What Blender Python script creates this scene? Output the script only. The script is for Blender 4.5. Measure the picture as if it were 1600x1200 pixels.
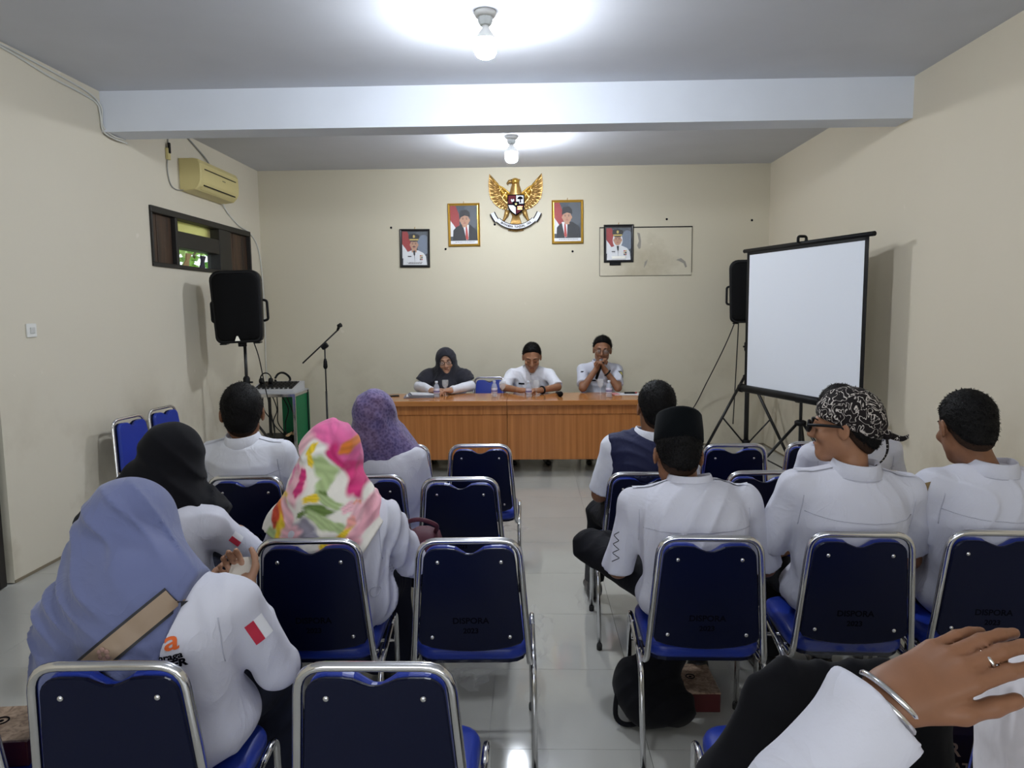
import bpy, math, random
import numpy as np
from mathutils import Vector, Matrix
from mathutils.bvhtree import BVHTree

for _o in list(bpy.data.objects):
    bpy.data.objects.remove(_o)
SC = bpy.context.scene
COL = SC.collection
PI = math.pi
rnd = random.Random(7)

# ------------------------------------------------------------------ camera
cam_d = bpy.data.cameras.new('camera')
cam_d.sensor_fit = 'HORIZONTAL'
cam_d.sensor_width = 36.0
cam_d.lens = 1125.0 / 1600.0 * 36.0
cam_d.clip_start = 0.02
cam = bpy.data.objects.new('camera', cam_d)
COL.objects.link(cam)
PIT, YAW, ROL = 0.104, 0.0261, 0.0104
_f = Vector((-math.sin(YAW) * math.cos(PIT), math.cos(YAW) * math.cos(PIT), -math.sin(PIT)))
_r0 = Vector((math.cos(YAW), math.sin(YAW), 0))
_u0 = _r0.cross(_f)
_r = _r0 * math.cos(ROL) - _u0 * math.sin(ROL)
_u = _r.cross(_f)
cam.matrix_world = Matrix(((_r.x, _u.x, -_f.x, 0), (_r.y, _u.y, -_f.y, 0), (_r.z, _u.z, -_f.z, 1.64), (0, 0, 0, 1)))
SC.camera = cam

# ------------------------------------------------------------------ sky, light, exposure
BULB_POWER = 65.0
world = bpy.data.worlds.new('sky')
SC.world = world
world.use_nodes = True
world.node_tree.nodes['Background'].inputs[0].default_value = (0.85, 0.93, 1.0, 1)
world.node_tree.nodes['Background'].inputs[1].default_value = 2.2

def area_light(name, loc, rot, sx, sy, power, color):
    d = bpy.data.lights.new(name, 'AREA')
    d.shape = 'RECTANGLE'; d.size = sx; d.size_y = sy; d.energy = power; d.color = color
    o = bpy.data.objects.new(name, d); COL.objects.link(o)
    o.location = loc; o.rotation_euler = rot
    return o
# daylight that enters through the wide opening in the wall behind the camera
area_light('daylight_rear', (-0.2, -2.9, 1.75), (PI / 2, 0, 0), 4.6, 2.0, 42.0, (0.97, 0.98, 1.0))
SC.view_settings.view_transform = 'Standard'
SC.view_settings.look = 'None'
SC.view_settings.exposure = -0.1
SC.view_settings.gamma = 1.0
SC.view_settings.use_curve_mapping = False

# ------------------------------------------------------------------ materials
MATS = {}
def mat(name, color, rough=0.6, metal=0.0, vary=0.0, vscale=8.0, bump=0.0, bscale=60.0, spec=0.5, coat=0.0, sheen=0.0,
        trans=0.0, ior=1.45, alpha=1.0, emit=None, estr=0.0, vcol=None):
    if name in MATS:
        return MATS[name]
    m = bpy.data.materials.new(name); m.use_nodes = True
    nt = m.node_tree; b = nt.nodes['Principled BSDF']
    c = (*color, 1)
    b.inputs['Base Color'].default_value = c
    b.inputs['Roughness'].default_value = rough
    b.inputs['Metallic'].default_value = metal
    b.inputs['Specular IOR Level'].default_value = spec
    b.inputs['Coat Weight'].default_value = coat
    b.inputs['Coat Roughness'].default_value = 0.08
    b.inputs['Sheen Weight'].default_value = sheen
    b.inputs['Transmission Weight'].default_value = trans
    b.inputs['IOR'].default_value = ior
    b.inputs['Alpha'].default_value = alpha
    if emit:
        b.inputs['Emission Color'].default_value = (*emit, 1)
        b.inputs['Emission Strength'].default_value = estr
    tc = None
    if vary or bump:
        tc = nt.nodes.new('ShaderNodeTexCoord')
    if vary:
        n = nt.nodes.new('ShaderNodeTexNoise'); n.inputs['Scale'].default_value = vscale; n.inputs['Detail'].default_value = 4
        nt.links.new(tc.outputs['Object'], n.inputs['Vector'])
        r = nt.nodes.new('ShaderNodeValToRGB')
        r.color_ramp.elements[0].position = 0.3; r.color_ramp.elements[1].position = 0.7
        r.color_ramp.elements[0].color = tuple(x * (1 - vary) for x in color) + (1,)
        r.color_ramp.elements[1].color = tuple(min(1, x * (1 + vary)) for x in color) + (1,)
        nt.links.new(n.outputs['Fac'], r.inputs['Fac'])
        nt.links.new(r.outputs['Color'], b.inputs['Base Color'])
    if vcol:
        a = nt.nodes.new('ShaderNodeVertexColor'); a.layer_name = vcol
        nt.links.new(a.outputs['Color'], b.inputs['Base Color'])
    if bump:
        n = nt.nodes.new('ShaderNodeTexNoise'); n.inputs['Scale'].default_value = bscale; n.inputs['Detail'].default_value = 3
        nt.links.new(tc.outputs['Object'], n.inputs['Vector'])
        bp = nt.nodes.new('ShaderNodeBump'); bp.inputs['Strength'].default_value = bump; bp.inputs['Distance'].default_value = 0.004
        nt.links.new(n.outputs['Fac'], bp.inputs['Height'])
        nt.links.new(bp.outputs['Normal'], b.inputs['Normal'])
    MATS[name] = m
    return m

def crease(m, scale=9.0, dist=.012, strength=.5, stretch=(1, 1, .6)):
    """adds shallow cloth creases to a fabric's relief"""
    nt = m.node_tree; N, L, b = nt.nodes, nt.links, nt.nodes['Principled BSDF']
    tc = N.new('ShaderNodeTexCoord'); mp = N.new('ShaderNodeMapping'); mp.inputs['Scale'].default_value = stretch; mp.inputs['Rotation'].default_value = (.3, .5, .4)
    n = N.new('ShaderNodeTexNoise'); n.inputs['Scale'].default_value = scale; n.inputs['Detail'].default_value = 3; n.inputs['Roughness'].default_value = .45; n.inputs['Distortion'].default_value = 1.1
    L.new(tc.outputs['Object'], mp.inputs['Vector']); L.new(mp.outputs['Vector'], n.inputs['Vector'])
    # ridged: creases where the noise crosses its middle
    s = N.new('ShaderNodeMath'); s.operation = 'SUBTRACT'; s.inputs[1].default_value = .5; L.new(n.outputs['Fac'], s.inputs[0])
    a = N.new('ShaderNodeMath'); a.operation = 'ABSOLUTE'; L.new(s.outputs[0], a.inputs[0])
    p = N.new('ShaderNodeMath'); p.operation = 'POWER'; p.inputs[1].default_value = .75; L.new(a.outputs[0], p.inputs[0])
    iv = N.new('ShaderNodeMath'); iv.operation = 'SUBTRACT'; iv.inputs[0].default_value = 1.0; L.new(p.outputs[0], iv.inputs[1])
    bp = N.new('ShaderNodeBump'); bp.inputs['Strength'].default_value = strength; bp.inputs['Distance'].default_value = dist
    L.new(iv.outputs[0], bp.inputs['Height'])
    old = [l.from_socket for l in L if l.to_socket == b.inputs['Normal']]
    if old: L.new(old[0], bp.inputs['Normal'])
    L.new(bp.outputs['Normal'], b.inputs['Normal']); return m

def nodes_of(m):
    return m.node_tree.nodes, m.node_tree.links, m.node_tree.nodes['Principled BSDF']

def wall_material(name, base, stain, seed):
    m = mat(name, base, 0.75, spec=0.25)
    N, L, b = nodes_of(m)
    tc = N.new('ShaderNodeTexCoord')
    mp = N.new('ShaderNodeMapping'); mp.inputs['Location'].default_value = (seed, seed * 2, seed * .5)
    L.new(tc.outputs['Object'], mp.inputs['Vector'])
    n1 = N.new('ShaderNodeTexNoise'); n1.inputs['Scale'].default_value = 0.9; n1.inputs['Detail'].default_value = 6; n1.inputs['Roughness'].default_value = .6
    L.new(mp.outputs['Vector'], n1.inputs['Vector'])
    r = N.new('ShaderNodeValToRGB'); r.color_ramp.elements[0].position = .50; r.color_ramp.elements[1].position = .64
    r.color_ramp.elements[0].color = (0, 0, 0, 1); r.color_ramp.elements[1].color = (.6, .6, .6, 1)
    L.new(n1.outputs['Fac'], r.inputs['Fac'])
    # damp stains keep to the lower wall
    sp = N.new('ShaderNodeSeparateXYZ'); L.new(tc.outputs['Object'], sp.inputs[0])
    mr = N.new('ShaderNodeMapRange'); mr.inputs[1].default_value = 1.3; mr.inputs[2].default_value = 0.35; mr.inputs[3].default_value = 0.0; mr.inputs[4].default_value = 1.0
    L.new(sp.outputs['Z'], mr.inputs[0])
    mu = N.new('ShaderNodeMath'); mu.operation = 'MULTIPLY'
    L.new(r.outputs['Color'], mu.inputs[0]); L.new(mr.outputs[0], mu.inputs[1])
    # small pale scuffs of old glue
    n2 = N.new('ShaderNodeTexNoise'); n2.inputs['Scale'].default_value = 7; n2.inputs['Detail'].default_value = 2
    L.new(mp.outputs['Vector'], n2.inputs['Vector'])
    r2 = N.new('ShaderNodeValToRGB'); r2.color_ramp.elements[0].position = .745; r2.color_ramp.elements[1].position = .78
    r2.color_ramp.elements[0].color = (0, 0, 0, 1); r2.color_ramp.elements[1].color = (.5, .5, .5, 1)
    L.new(n2.outputs['Fac'], r2.inputs['Fac'])
    mx = N.new('ShaderNodeMixRGB'); mx.inputs[1].default_value = (*base, 1); mx.inputs[2].default_value = (*stain, 1)
    L.new(mu.outputs[0], mx.inputs[0])
    mx2 = N.new('ShaderNodeMixRGB'); mx2.inputs[2].default_value = (min(1, base[0] * 1.2), min(1, base[1] * 1.2), min(1, base[2] * 1.3), 1)
    L.new(r2.outputs['Color'], mx2.inputs[0]); L.new(mx.outputs[0], mx2.inputs[1])
    L.new(mx2.outputs[0], b.inputs['Base Color'])
    n3 = N.new('ShaderNodeTexNoise'); n3.inputs['Scale'].default_value = 5; n3.inputs['Detail'].default_value = 5
    L.new(tc.outputs['Object'], n3.inputs['Vector'])
    bp = N.new('ShaderNodeBump'); bp.inputs['Strength'].default_value = .15; bp.inputs['Distance'].default_value = .02
    L.new(n3.outputs['Fac'], bp.inputs['Height']); L.new(bp.outputs['Normal'], b.inputs['Normal'])
    return m

def wood_material(name, c1, c2, scale=(14, 14, 0.6), rough=0.35, coat=0.0):
    m = mat(name, c1, rough, coat=coat)
    N, L, b = nodes_of(m)
    tc = N.new('ShaderNodeTexCoord'); mp = N.new('ShaderNodeMapping'); mp.inputs['Scale'].default_value = scale
    L.new(tc.outputs['Object'], mp.inputs['Vector'])
    n = N.new('ShaderNodeTexNoise'); n.inputs['Scale'].default_value = 1.0; n.inputs['Detail'].default_value = 5; n.inputs['Distortion'].default_value = .3
    L.new(mp.outputs['Vector'], n.inputs['Vector'])
    r = N.new('ShaderNodeValToRGB'); r.color_ramp.elements[0].position = .35; r.color_ramp.elements[1].position = .68
    r.color_ramp.elements[0].color = (*c2, 1); r.color_ramp.elements[1].color = (*c1, 1)
    L.new(n.outputs['Fac'], r.inputs['Fac']); L.new(r.outputs['Color'], b.inputs['Base Color'])
    return m

M_WALL_B = wall_material('cream_wall_paint', (.62, .57, .445), (.36, .31, .21), 1.3)
M_WALL_L = wall_material('pale_cream_wall_paint', (.655, .605, .495), (.37, .31, .21), 4.1)
M_WALL_R = wall_material('beige_wall_paint', (.66, .595, .47), (.40, .33, .22), 9.4)
M_CEIL = mat('ceiling_paint', (.60, .615, .66), .8, vary=.03, vscale=2, spec=.2)
M_BEAM = mat('beam_paint', (.70, .735, .80), .8, vary=.02, vscale=3, spec=.2)
M_TILE = mat('glazed_floor_tile', (.43, .425, .39), .06, vary=.035, vscale=2.5, spec=.6)
M_GROUT = mat('floor_grout', (.40, .40, .38), .6)
M_CHROME = mat('chrome', (.72, .72, .74), .13, metal=1)
M_NAVY = mat('navy_vinyl', (.0022, .0042, .022), .34, spec=.28, coat=.0, bump=.06, bscale=150)
M_BLUE = mat('royal_blue_vinyl', (.012, .035, .30), .34, spec=.5, vary=.08, vscale=5)
M_BLACK = mat('black_plastic', (.005, .005, .006), .5, spec=.25)
M_GRILLE = mat('black_speaker_grille', (.003, .003, .0035), .7, spec=.15, bump=.5, bscale=500)
M_BLKMETAL = mat('black_metal', (.012, .012, .013), .35)
M_INK = mat('black_ink', (.002, .002, .006), .8, spec=.1)
M_RUBBER = mat('rubber', (.02, .02, .02), .8)
M_DESK = wood_material('orange_teak_laminate', (.54, .215, .062), (.39, .14, .034), (34, 34, .7), .3)
M_DESKTOP = wood_material('orange_teak_top', (.47, .195, .06), (.41, .16, .045), (.6, 16, 16), .16)
M_BROWN = wood_material('weathered_brown_wood', (.085, .042, .02), (.02, .011, .007), (20, 14, 1.2), .5)
M_DARKWOOD = mat('dark_stained_wood', (.014, .012, .010), .5)
M_SCREEN = mat('matte_white_screen', (.78, .81, .87), .85, spec=.2)
M_CREAMPL = mat('yellowed_plastic', (.62, .53, .24), .45)
M_WHITEPL = mat('white_plastic', (.75, .75, .72), .4)
M_GOLD = mat('gold_paint', (.60, .36, .07), .32, metal=.75)
M_GOLD2 = mat('brass_paint', (.42, .25, .08), .38, metal=.6, vary=.2, vscale=20)
M_GLASS = mat('clear_glass', (.95, .96, .96), .02, trans=1, ior=1.45)
M_GOBLET = mat('thin_clear_glass', (.85, .88, .9), .03, alpha=.17, spec=1.0)
M_PET = mat('clear_bottle_plastic', (.70, .76, .88), .08, alpha=.36, spec=.9)
M_FILM = mat('clear_film', (.9, .92, .95), .12, alpha=.07, spec=.8)
M_SKIN_D = mat('brown_skin', (.23, .105, .055), .5, spec=.35, vary=.06, vscale=30)
M_SKIN_M = mat('tan_skin', (.32, .155, .085), .48, spec=.35, vary=.06, vscale=30)
M_SKIN_L = mat('light_tan_skin', (.42, .23, .145), .48, spec=.35, vary=.05, vscale=30)
M_HAIR = mat('black_hair', (.004, .0035, .0035), .6, spec=.18, bump=.8, bscale=220)
M_FADE = mat('cropped_hair', (.030, .016, .010), .7, spec=.15, vary=.3, vscale=200)
M_LIP = mat('lip', (.26, .08, .06), .45)
M_EYEW = mat('eye_white', (.42, .39, .36), .4)
M_EYED = mat('dark_iris', (.012, .007, .005), .2)
M_SHIRT = mat('white_shirt_cotton', (.62, .62, .69), .8, spec=.2, bump=.12, bscale=260)
M_SHIRT_W = mat('bright_white_shirt', (.72, .73, .79), .8, spec=.2, bump=.12, bscale=260)
M_SHIRT_G = mat('pale_grey_uniform_shirt', (.52, .53, .60), .8, spec=.2, bump=.12, bscale=260)
for _m in (M_SHIRT, M_SHIRT_W, M_SHIRT_G): crease(_m)
M_SEAM = mat('shirt_seam', (.46, .46, .53), .85)
M_TROUSER = mat('black_trousers', (.009, .009, .012), .85, spec=.2, bump=.15, bscale=200)
crease(M_TROUSER, 8)
M_SHOE = mat('black_shoe', (.01, .01, .01), .35)
M_BLACKFAB = mat('black_fabric', (.006, .006, .008), .9, spec=.15, sheen=.05, bump=.1, bscale=300)

# ------------------------------------------------------------------ object helpers
def setp(o, label=None, cat=None, group=None, kind=None):
    if label: o['label'] = label
    if cat: o['category'] = cat
    if group: o['group'] = group
    if kind: o['kind'] = kind
    return o
def thing(name, label, cat, loc=(0, 0, 0), rz=0.0, group=None):
    o = bpy.data.objects.new(name, None); COL.objects.link(o)
    o.location = loc; o.rotation_euler = (0, 0, rz); o.empty_display_size = .1
    return setp(o, label, cat, group)
def link_mesh(name, me, parent=None, loc=None):
    o = bpy.data.objects.new(name, me); COL.objects.link(o)
    if parent is not None: o.parent = parent
    if loc is not None: o.location = loc
    return o
def copy_tree(o, parent=None):
    c = o.copy(); COL.objects.link(c)
    if parent is not None: c.parent = parent
    for ch in o.children: copy_tree(ch, c)
    return c

class MB:
    """collects shapes, builds one mesh"""
    def __init__(s): s.v = []; s.f = []; s.m = []; s.cur = 0; s.sm = []
    def add(s, vs, fs, smooth=False):
        b = len(s.v); s.v.extend([tuple(map(float, p)) for p in vs])
        for f in fs:
            s.f.append(tuple(i + b for i in f)); s.m.append(s.cur); s.sm.append(smooth)
        return s
    def box(s, c, d, rot=None, bev=0.0):
        hx, hy, hz = d[0] / 2, d[1] / 2, d[2] / 2
        if bev > 0:
            return s.loft([[(x, y, z) for x, y in rrect(2 * hx - 2 * i, 2 * hy - 2 * i, max(bev - i, .0005), 2)] for i, z in ((bev, -hz), (0, -hz + bev), (0, hz - bev), (bev, hz))], True, M=mtx(c, rot), smooth=False)
        vs = [(x * hx, y * hy, z * hz) for x in (-1, 1) for y in (-1, 1) for z in (-1, 1)]
        fs = [(0, 1, 3, 2), (4, 6, 7, 5), (0, 4, 5, 1), (2, 3, 7, 6), (0, 2, 6, 4), (1, 5, 7, 3)]
        A = mtx(c, rot)
        return s.add([A @ Vector(v) for v in vs], fs)
    def loft(s, rings, cap=True, M=None, smooth=True, closed=True):
        n = len(rings[0]); vs = [p for r in rings for p in r]
        if M is not None: vs = [M @ Vector(p) for p in vs]
        fs = []
        for i in range(len(rings) - 1):
            for j in range(n if closed else n - 1):
                k = (j + 1) % n
                fs.append((i * n + j, i * n + k, (i + 1) * n + k, (i + 1) * n + j))
        s.add(vs, fs, smooth)
        if cap and closed:
            b = len(s.v) - len(vs)
            s.f.append(tuple(b + j for j in reversed(range(n)))); s.m.append(s.cur); s.sm.append(False)
            e = b + (len(rings) - 1) * n
            s.f.append(tuple(e + j for j in range(n))); s.m.append(s.cur); s.sm.append(False)
        return s
    def tube(s, pts, r, seg=8, M=None, close=False, cap=True):
        P = [Vector(p) for p in pts]
        if M is not None: P = [M @ p for p in P]
        n = len(P); rr = r if hasattr(r, '__len__') else [r] * n
        T = []
        for i in range(n):
            if close: t = P[(i + 1) % n] - P[i - 1]
            else: t = P[min(i + 1, n - 1)] - P[max(i - 1, 0)]
            T.append(t.normalized() if t.length > 1e-9 else Vector((0, 0, 1)))
        a = T[0].orthogonal().normalized(); rings = []
        for i in range(n):
            a = (a - T[i] * a.dot(T[i]))
            a = a.normalized() if a.length > 1e-6 else T[i].orthogonal().normalized()
            b = T[i].cross(a)
            rings.append([P[i] + (a * math.cos(2 * PI * k / seg) + b * math.sin(2 * PI * k / seg)) * rr[i] for k in range(seg)])
        if close:
            rings.append(rings[0])
        return s.loft(rings, cap and not close)
    def lathe(s, prof, seg=16, M=None, cap=True, smooth=True):
        return s.loft([[(r * math.cos(2 * PI * k / seg), r * math.sin(2 * PI * k / seg), z) for k in range(seg)] for r, z in prof], cap, M, smooth)
    def prism(s, outline, depth, M=None, bev=0.0):
        """outline in xz, extruded along y 0..depth"""
        o = outline
        if bev:
            cx = sum(p[0] for p in o) / len(o); cz = sum(p[1] for p in o) / len(o)
            W = max(abs(p[0] - cx) for p in o); H = max(abs(p[1] - cz) for p in o)
            ins = [((p[0] - cx) * (1 - bev / W) + cx, (p[1] - cz) * (1 - bev / H) + cz) for p in o]
            rings = [[(x, 0, z) for x, z in ins], [(x, bev, z) for x, z in o], [(x, depth - bev, z) for x, z in o], [(x, depth, z) for x, z in ins]]
        else:
            rings = [[(x, 0, z) for x, z in o], [(x, depth, z) for x, z in o]]
        return s.loft(rings, True, M, False)
    def ball(s, c, r, seg=12, rings=8, M=None):
        rx, ry, rz = r if hasattr(r, '__len__') else (r, r, r)
        A = M if M is not None else Matrix.Identity(4)
        A = A @ Matrix.Translation(Vector(c))
        return s.loft([[(rx * math.sin(t) * math.cos(2 * PI * k / seg), ry * math.sin(t) * math.sin(2 * PI * k / seg), -rz * math.cos(t)) for k in range(seg)]
                       for t in [PI * (.02 + .96 * i / rings) for i in range(rings + 1)]], True, A)
    def mesh(s, name, mats):
        me = bpy.data.meshes.new(name)
        me.from_pydata(s.v, [], s.f)
        for m in (mats if isinstance(mats, (list, tuple)) else [mats]): me.materials.append(m)
        me.polygons.foreach_set('material_index', s.m)
        me.polygons.foreach_set('use_smooth', s.sm)
        me.update()
        return me
    def build(s, name, mats, parent=None, loc=None):
        return link_mesh(name, s.mesh(name, mats), parent, loc)

def mtx(c, rot=None):
    A = Matrix.Translation(Vector(c))
    if rot is not None:
        from mathutils import Euler
        A = A @ Euler(rot).to_matrix().to_4x4()
    return A
def rrect(w, h, r, n=4):
    r = min(r, w / 2 - 1e-4, h / 2 - 1e-4); out = []
    for cx, cy, a0 in ((w / 2 - r, h / 2 - r, 0), (-w / 2 + r, h / 2 - r, 90), (-w / 2 + r, -h / 2 + r, 180), (w / 2 - r, -h / 2 + r, 270)):
        for i in range(n + 1):
            a = math.radians(a0 + 90 * i / n); out.append((cx + r * math.cos(a), cy + r * math.sin(a)))
    return out
def fillet(pts, r, n=5):
    """rounds the corners of an open polyline"""
    P = [Vector(p) for p in pts]; out = [P[0]]
    for i in range(1, len(P) - 1):
        a = (P[i - 1] - P[i]); b = (P[i + 1] - P[i])
        d = min(r, a.length * .49, b.length * .49); p0 = P[i] + a.normalized() * d; p1 = P[i] + b.normalized() * d
        for k in range(n + 1):
            t = k / n; out.append(p0 * (1 - t) ** 2 + P[i] * 2 * t * (1 - t) + p1 * t * t)
    out.append(P[-1]); return out
def spline(pts, n=6):
    P = [Vector(p) for p in pts]; out = []
    for i in range(len(P) - 1):
        p0 = P[max(i - 1, 0)]; p1 = P[i]; p2 = P[i + 1]; p3 = P[min(i + 2, len(P) - 1)]
        for k in range(n):
            t = k / n
            out.append(.5 * ((2 * p1) + (p2 - p0) * t + (2 * p0 - 5 * p1 + 4 * p2 - p3) * t * t + (3 * p1 - p0 - 3 * p2 + p3) * t ** 3))
    out.append(P[-1]); return out
def text_mesh(body, size, bold=0.0, align='CENTER'):
    cu = bpy.data.curves.new('lettering', 'FONT'); cu.body = body; cu.size = size; cu.align_x = align; cu.align_y = 'CENTER'
    cu.offset = bold; cu.resolution_u = 3
    ob = bpy.data.objects.new('lettering', cu); COL.objects.link(ob)
    bpy.context.view_layer.update()
    me = bpy.data.meshes.new_from_object(ob.evaluated_get(bpy.context.evaluated_depsgraph_get()))
    bpy.data.objects.remove(ob)
    return me
def text_obj(name, body, size, m, parent, M, bold=0.0, align='CENTER'):
    """flat lettering; M maps the text plane (x right, y up) into the parent's space"""
    me = text_mesh(body, size, bold, align); me.transform(M); me.materials.clear(); me.materials.append(m); me.name = name
    return link_mesh(name, me, parent)
def struct(name, mb, m, parent=None):
    o = mb.build(name, m, parent); o['kind'] = 'structure'; return o
# ------------------------------------------------------------------ the room
XL, XR, YB, YF, H = -3.17, 2.77, 8.54, -3.0, 3.27
WT = .16
# floor: a bed of grout with glazed tiles laid on it
fl = struct('floor', MB().box(((XL + XR) / 2, (YB + YF) / 2, -.06), (XR - XL + .4, YB - YF + .4, .10)), M_GROUT)
fl['label'] = 'glossy pale grey tiled floor'
TS = .6
tm = MB().box((0, 0, -.005), (TS - .0016, TS - .0016, .010)).mesh('tile', M_TILE)
def tile_at(x0, x1, y0, y1):
    cx, cy = (x0 + x1) / 2, (y0 + y1) / 2
    o = link_mesh('tile', tm, fl, (cx, cy, rnd.uniform(-.0002, 0)))
    o.scale = ((x1 - x0) / TS, (y1 - y0) / TS, 1)
y = YB
while y > .2:
    x = XL
    while x < XR - .01:
        tile_at(x, min(x + TS, XR), max(y - TS, -.02), y); x += TS
    y -= TS
mm = MB().box(((XL + XR) / 2, (y + YF) / 2, -.005), (XR - XL, y - YF, .010)).build('tile_area', M_TILE, fl); mm['kind'] = 'stuff'
struct('ceiling', MB().box(((XL + XR) / 2, (YB + YF) / 2, H + .06), (XR - XL + .4, YB - YF + .4, .12)), M_CEIL)
b = MB().loft([[(XL, 5.435, 2.978), (XL, 5.435, H), (XL, 5.68, H), (XL, 5.68, 2.978)], [(XR, 5.435, 2.978), (XR, 5.435, H), (XR, 5.68, H), (XR, 5.68, 2.978)]], True, smooth=False)
o = struct('trim_1', b, M_BEAM); o['label'] = 'pale blue ceiling beam across the room'
struct('wall_back', MB().box(((XL + XR) / 2, YB + WT / 2, H / 2), (XR - XL + 2 * WT, WT, H)), M_WALL_B)
struct('wall_right', MB().box((XR + WT / 2, (YB + YF) / 2, H / 2), (WT, YB - YF, H)), M_WALL_R)
# left wall around the window hole and the doorway
WY0, WY1, WZ0, WZ1 = 6.04, 8.19, 2.03, 2.535
DY0, DY1, DZ1 = 3.0, 4.185, 2.15
def wl(mb, y0, y1, z0, z1): mb.box((XL - WT / 2, (y0 + y1) / 2, (z0 + z1) / 2), (WT, y1 - y0, z1 - z0))
b = MB(); wl(b, YF, DY0, 0, H); wl(b, DY0, DY1, DZ1, H); wl(b, DY1, WY0, 0, H); wl(b, WY0, WY1, 0, WZ0); wl(b, WY0, WY1, WZ1, H); wl(b, WY1, YB, 0, H)
struct('wall_left', b, M_WALL_L)
# wall behind the camera with its wide opening
b = MB()
for x0, x1, z0, z1 in ((XL, -2.5, 0, H), (2.1, XR, 0, H), (-2.5, 2.1, 0, .75), (-2.5, 2.1, 2.75, H)):
    b.box(((x0 + x1) / 2, YF - WT / 2, (z0 + z1) / 2), (x1 - x0, WT, z1 - z0))
struct('wall_rear', b, M_WALL_R)
# door: dark leaf in a dark jamb with a pale plaster return
d = setp(bpy.data.objects.new('door_1', None), kind='structure'); COL.objects.link(d); d.location = (XL - .004, DY1 - .055, 0)
d['label'] = 'dark brown door at the left edge'
MB().box((-.075, -.03, DZ1 / 2), (.15, .06, DZ1), bev=.006).build('door_frame', M_DARKWOOD, d)
MB().box((-.03, -DY1 + DY0 + .10, DZ1 / 2), (.06, .09, DZ1), bev=.006).build('door_frame', M_DARKWOOD, d)
MB().box((-.03, -.55, DZ1 - .04), (.06, 1.0, .08), bev=.006).build('door_frame', M_DARKWOOD, d)
b = MB().box((-.05, -.56, 1.03), (.04, .99, 2.04))
for z0, z1 in ((.15, .95), (1.1, 1.95)): b.box((-.025, -.55, (z0 + z1) / 2), (.02, .66, z1 - z0), bev=.008)
b.build('door_leaf', M_DARKWOOD, d)
# skirting dirt line
struct('baseboard_left', MB().box((XL + .004, (DY1 + YB) / 2, .008), (.008, YB - DY1, .016)), mat('grimy_joint', (.22, .18, .12), .8))
struct('baseboard_back', MB().box(((XL + XR) / 2, YB - .004, .008), (XR - XL, .008, .016)), mat('grimy_joint', (.22, .18, .12), .8))
struct('baseboard_right', MB().box((XR - .004, (YB + YF) / 2, .008), (.008, YB - YF, .016)), mat('grimy_joint', (.22, .18, .12), .8))

# window in the left wall
w = setp(bpy.data.objects.new('window_1', None), kind='structure'); COL.objects.link(w); w.location = (XL, 0, 0)
w['label'] = 'small high window in a dark wooden frame with brown boards'
def wbox(name, y0, y1, z0, z1, x0, x1, m, bev=.004):
    return MB().box(((x0 + x1) / 2, (y0 + y1) / 2, (z0 + z1) / 2), (x1 - x0, y1 - y0, z1 - z0), bev=bev).build(name, m, w)
wbox('window_frame', WY0, WY1, WZ1 - .055, WZ1, -.13, .02, M_DARKWOOD)
wbox('window_frame', WY0, WY1, WZ0, WZ0 + .035, -.13, .02, M_DARKWOOD)
wbox('window_frame', WY0, WY0 + .02, WZ0 + .035, WZ1 - .055, -.13, .02, M_DARKWOOD)
wbox('window_frame', WY1 - .03, WY1, WZ0 + .035, WZ1 - .055, -.13, .02, M_DARKWOOD)
wbox('window_post', 6.455, 6.50, WZ0 + .035, WZ1 - .055, -.13, .015, M_DARKWOOD)
wbox('window_post', 7.38, 7.66, WZ0 + .035, WZ1 - .055, -.13, .01, M_DARKWOOD)
wbox('window_rail', 6.5, 7.38, 2.225, 2.37, -.13, .005, M_DARKWOOD)
for i in range(3):
    wbox('board', 6.06 + i * .132, 6.06 + i * .132 + .128, WZ0 + .035, WZ1 - .055, -.06, -.025 + .004 * (i % 2), M_BROWN)
for i in range(4):
    wbox('board', 7.66 + i * .125, 7.66 + i * .125 + .121, WZ0 + .035, WZ1 - .055, -.06, -.025 + .004 * (i % 2), M_BROWN)
wbox('pane', 6.5, 7.38, 2.37, 2.48, -.09, -.086, mat('yellow_frosted_glass', (.92, .80, .38), .5, trans=.75, ior=1.2), 0)
wbox('pane', 6.5, 7.38, WZ0 + .035, 2.225, -.09, -.086, M_GLASS, 0)
# light switch
t = thing('light_switch', 'square white light switch on the left wall near the door', 'light switch', (XL, 4.50, 1.535))
MB().box((.006, 0, 0), (.012, .088, .088), bev=.004).build('switch_plate', M_WHITEPL, t)
MB().box((.014, 0, 0), (.010, .04, .04), bev=.003).build('rocker', mat('grey_switch', (.55, .55, .53), .4), t)

# ---- garden seen through the window: leaves on stems
def leafy(name, label, cx, cy, z0, z1, r, n, cols, seed):
    rg = random.Random(seed)
    t = thing(name, label, 'shrub', (cx, cy, 0))
    s = MB()
    for k in range(5):
        a = rg.uniform(0, 6.28); s.tube(spline([(0, 0, 0), (.2 * r * math.cos(a), .2 * r * math.sin(a), z0 * .6), (.8 * r * math.cos(a), .8 * r * math.sin(a), z1 * .95)], 4), .015, 5)
    s.build('stem', mat('bark', (.12, .08, .04), .9), t)
    b = MB()
    for i in range(n):
        a = rg.uniform(0, 6.28); q = r * math.sqrt(rg.random()); z = rg.uniform(z0, z1)
        A = mtx((q * math.cos(a), q * math.sin(a), z), (rg.uniform(-1, 1), rg.uniform(-1, 1), rg.uniform(0, 6)))
        L = rg.uniform(.08, .17); W = L * .3; b.cur = rg.randrange(len(cols))
        b.add([A @ Vector(p) for p in ((0, 0, 0), (W, L * .4, .015), (0, L, 0), (-W, L * .4, .015), (0, L * .4, -.01))], [(0, 1, 4), (1, 2, 4), (2, 3, 4), (3, 0, 4)])
    f = b.build('foliage', cols, t); f['kind'] = 'stuff'
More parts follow.
